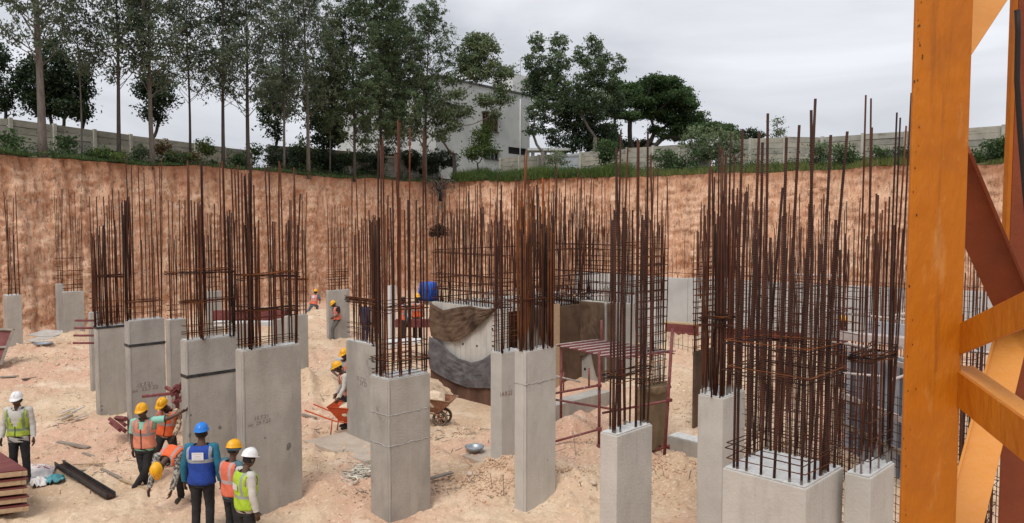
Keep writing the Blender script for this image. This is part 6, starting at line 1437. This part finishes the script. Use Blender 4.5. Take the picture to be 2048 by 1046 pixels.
# far left supervisor
person('man in white helmet and yellow green vest standing with arms hanging at the far left', hp_(35, 788, 14.0), .15, dict(hed=(0, -.035, 1.54), elL=(.24, 0, 1.10), wrL=(.27, -.05, .86), elR=(-.25, 0, 1.10), wrR=(-.28, -.04, .87), anL=(.12, .0, .085), knL=(.12, -.03, .48), anR=(-.10, .04, .085), shL=(.185, 0, 1.385), shR=(-.185, 0, 1.385)), V_green, M_shw, M_trs, M_helW, head=(.12, 0, .1), s=1.02, collar='deep', shirtlen=.10, vlow=.02)
# worker leaning with one arm on the column
person('worker in salmon vest leaning an arm on the taped column with crossed legs', hp_(287, 806, 13.7), .05,
       dict(pel=(.0, 0, .90), che=(.0, 0, 1.25), nek=(0.01, 0, 1.43), hed=(0, -.06, 1.54), shL=(.18, 0, 1.39), elL=(.42, .03, 1.40), wrL=(.64, .10, 1.50), shR=(-.18, 0, 1.37), elR=(-.235, .02, 1.09), wrR=(-.20, -.04, .84), hiL=(.08, 0, .86), knL=(.04, -.06, .47), anL=(-.20, -.02, .11), hiR=(-.09, 0, .86), knR=(-.05, -.0, .47), anR=(.02, .08, .09), toL=(-.30, -.12, .04), toR=(.07, -.08, .04)), V_pink, M_shm, M_trs, sleeve='short', head=(.16, 0, 0), s=1.0)
person('worker in yellow helmet and patterned sleeves stooping behind the taped column', hp_(333, 787, 14.7, 1.66), .15,
       dict(pel=(-.03, .02, .88), che=(.03, 0, 1.21), nek=(.04, -.05, 1.38), hed=(-.03, -.12, 1.47), shL=(.19, -.02, 1.33), elL=(.24, -.06, 1.07), wrL=(.17, -.16, .86), shR=(-.12, 0, 1.33), elR=(-.22, .05, 1.1), wrR=(-.2, 0, .86), hiL=(.06, 0, .86), knL=(.15, -.05, .48), anL=(.24, .1, .1), hiR=(-.11, 0, .86), knR=(-.19, -.1, .5), anR=(-.28, -.1, .09)), V_or, M_camo, M_trs, sleeve='long', head=(.5, .15, -.35), s=.98)
# bending worker
person('worker bending far forward so the top of his yellow helmet faces the camera', gp(347, 12.8), -.05,
       dict(pel=(.12, .10, .83), che=(.02, -.18, .93), nek=(-.03, -.38, .86), hed=(-.05, -.52, .80), shL=(.14, -.30, .90), elL=(.16, -.36, .62), wrL=(.10, -.42, .38), shR=(-.20, -.30, .92), elR=(-.26, -.34, .64), wrR=(-.30, -.38, .40), hiL=(.2, .1, .8), knL=(.2, .02, .45), anL=(.22, .16, .085), hiR=(.04, .1, .8), knR=(.02, 0, .45), anR=(.0, .1, .085)), V_or, M_camg, M_trs, sleeve='long', head=(1.55, 0, 0), s=1.0, sleevem=M_camg)
# blue vest, back to camera
person('man in blue helmet and royal blue vest seen from behind', hp_(402, 861, 11.6), 3.14 + .05, dict(elL=(.255, .03, 1.11), wrL=(.27, -.03, .85), elR=(-.255, .03, 1.11), wrR=(-.26, -.03, .85), shL=(.19, 0, 1.385), shR=(-.19, 0, 1.385)), V_blue, M_shb, M_trs, M_helB, s=1.05, vback=(.70, .058, .085), vlow=-.12)
person('worker in yellow helmet and coral vest, second from right in the near group', hp_(463, 880, 11.35), 2.55, dict(hed=(0, -.03, 1.55), elL=(.24, .02, 1.12), wrL=(.2, -.14, .95)), V_coral, M_sht, M_trs, sleeve='short', head=(.15, 0, .1), s=.98, scarf=M_sht)
person('man in white helmet and lime vest, rightmost of the near group', hp_(490, 901, 10.6), 2.35, dict(hed=(0, -.05, 1.54), elL=(.24, .02, 1.12), wrL=(.2, -.14, .95)), V_lime, M_shw, M_trs, M_helW, head=(.25, 0, .25), s=1.0, vback=(.58, .045, .065))
# far workers
person('worker in salmon vest scrambling up the sand far behind', onz(628, 636, .05), 2.9, dict(pel=(.05, -.05, .70), che=(.0, -.12, 1.02), nek=(0, -.16, 1.17), hed=(0, -.2, 1.27), shL=(.17, -.13, 1.13), elL=(.27, -.12, .9), wrL=(.18, -.3, .78), shR=(-.17, -.13, 1.13), elR=(-.27, -.14, .92), wrR=(-.18, -.3, .78), hiL=(.12, -.05, .67), knL=(.28, .02, .40), anL=(.44, .15, .10), hiR=(-.02, -.05, .67), knR=(-.02, -.32, .55), anR=(-.03, -.2, .22)), V_coral, M_sht, M_trj, s=1.0, vback=(.7, .07, .06), sleeve='short')
person('worker in coral vest walking with head bent before the far column', onz(674, 681, .02) , -.9 + .0, dict(hed=(0, -.12, 1.50), nek=(0, -.05, 1.42), che=(0, -.02, 1.25), elL=(.22, .0, 1.12), wrL=(.16, -.20, 1.0), elR=(-.23, .05, 1.1), wrR=(-.20, -.16, .96), knL=(.09, -.22, .52), anL=(.1, -.22, .12), knR=(-.1, .0, .47), anR=(-.1, .1, .1)), V_coral, M_shbk, M_trg, sleeve='short', head=(.6, 0, 0), s=1.0)
person('man in dark navy overall standing behind the cage of the column with faint writing', gp(729, 29.5, -.05), 2.6, dict(wrL=(.15, -.2, .98)), None, M_navy, M_navy, None, s=1.0)
person('worker in light blue shirt, hand on hip, behind the column with faint writing', hp_(690, 696, 19.0), -.2, dict(pel=(.06, 0, .9), elR=(-.40, .03, 1.12), wrR=(-.17, -.02, .96), shR=(-.18, 0, 1.37), nek=(.02, -.02, 1.42), hed=(.02, -.08, 1.53)), V_pink, M_shl, M_trs, sleeve='short', head=(.3, 0, -.3), s=1.0)
person('worker in pale pink striped vest gripping the orange wheelbarrow', hp_(691, 723, 17.55, 1.60), -1.2, dict(pel=(0, .08, .86), che=(0, .0, 1.18), nek=(0, -.08, 1.34), hed=(0, -.16, 1.44), shL=(.17, -.04, 1.29), shR=(-.17, -.04, 1.29), elL=(.22, -.08, 1.02), wrL=(.24, -.2, .80), elR=(-.22, -.06, 1.02), wrR=(-.24, -.18, .80), hiL=(.09, .08, .83), hiR=(-.09, .08, .83)), V_stripe, M_shw, M_trs, head=(.4, 0, 0), s=1.0)
person('worker in yellow helmet crouching behind the cage of the central column', hp_(803, 738, 17.0, 1.15), .6, dict(pel=(0, .1, .45), che=(0, -.02, .72), nek=(0, -.12, .88), hed=(0, -.16, .99), shL=(.17, -.08, .83), shR=(-.17, -.08, .83), elL=(.22, -.15, .6), wrL=(.15, -.3, .42), elR=(-.22, -.15, .6), wrR=(-.15, -.3, .42), hiL=(.09, .1, .43), knL=(.14, -.25, .48), anL=(.12, -.02, .085), hiR=(-.09, .1, .43), knR=(-.14, -.25, .48), anR=(-.12, -.02, .085)), V_or, M_shw, M_trg, head=(.4, 0, 0))
person('worker in orange vest far behind the central cage, left of the blue bundle', hp_(805, 592, 26, 1.71), 2.2, {}, V_coral, M_sht, M_trs, None)
person('worker in yellow helmet and orange vest standing right below the blue bundle', hp_(834, 588, 26.5, 1.71), .4, {}, V_or, M_shw, M_trs)
person('worker in yellow helmet half hidden by bars near the high shutter panel', hp_(1684, 634, 18, 1.71), 1.0, {}, V_or, M_sht, M_trs)
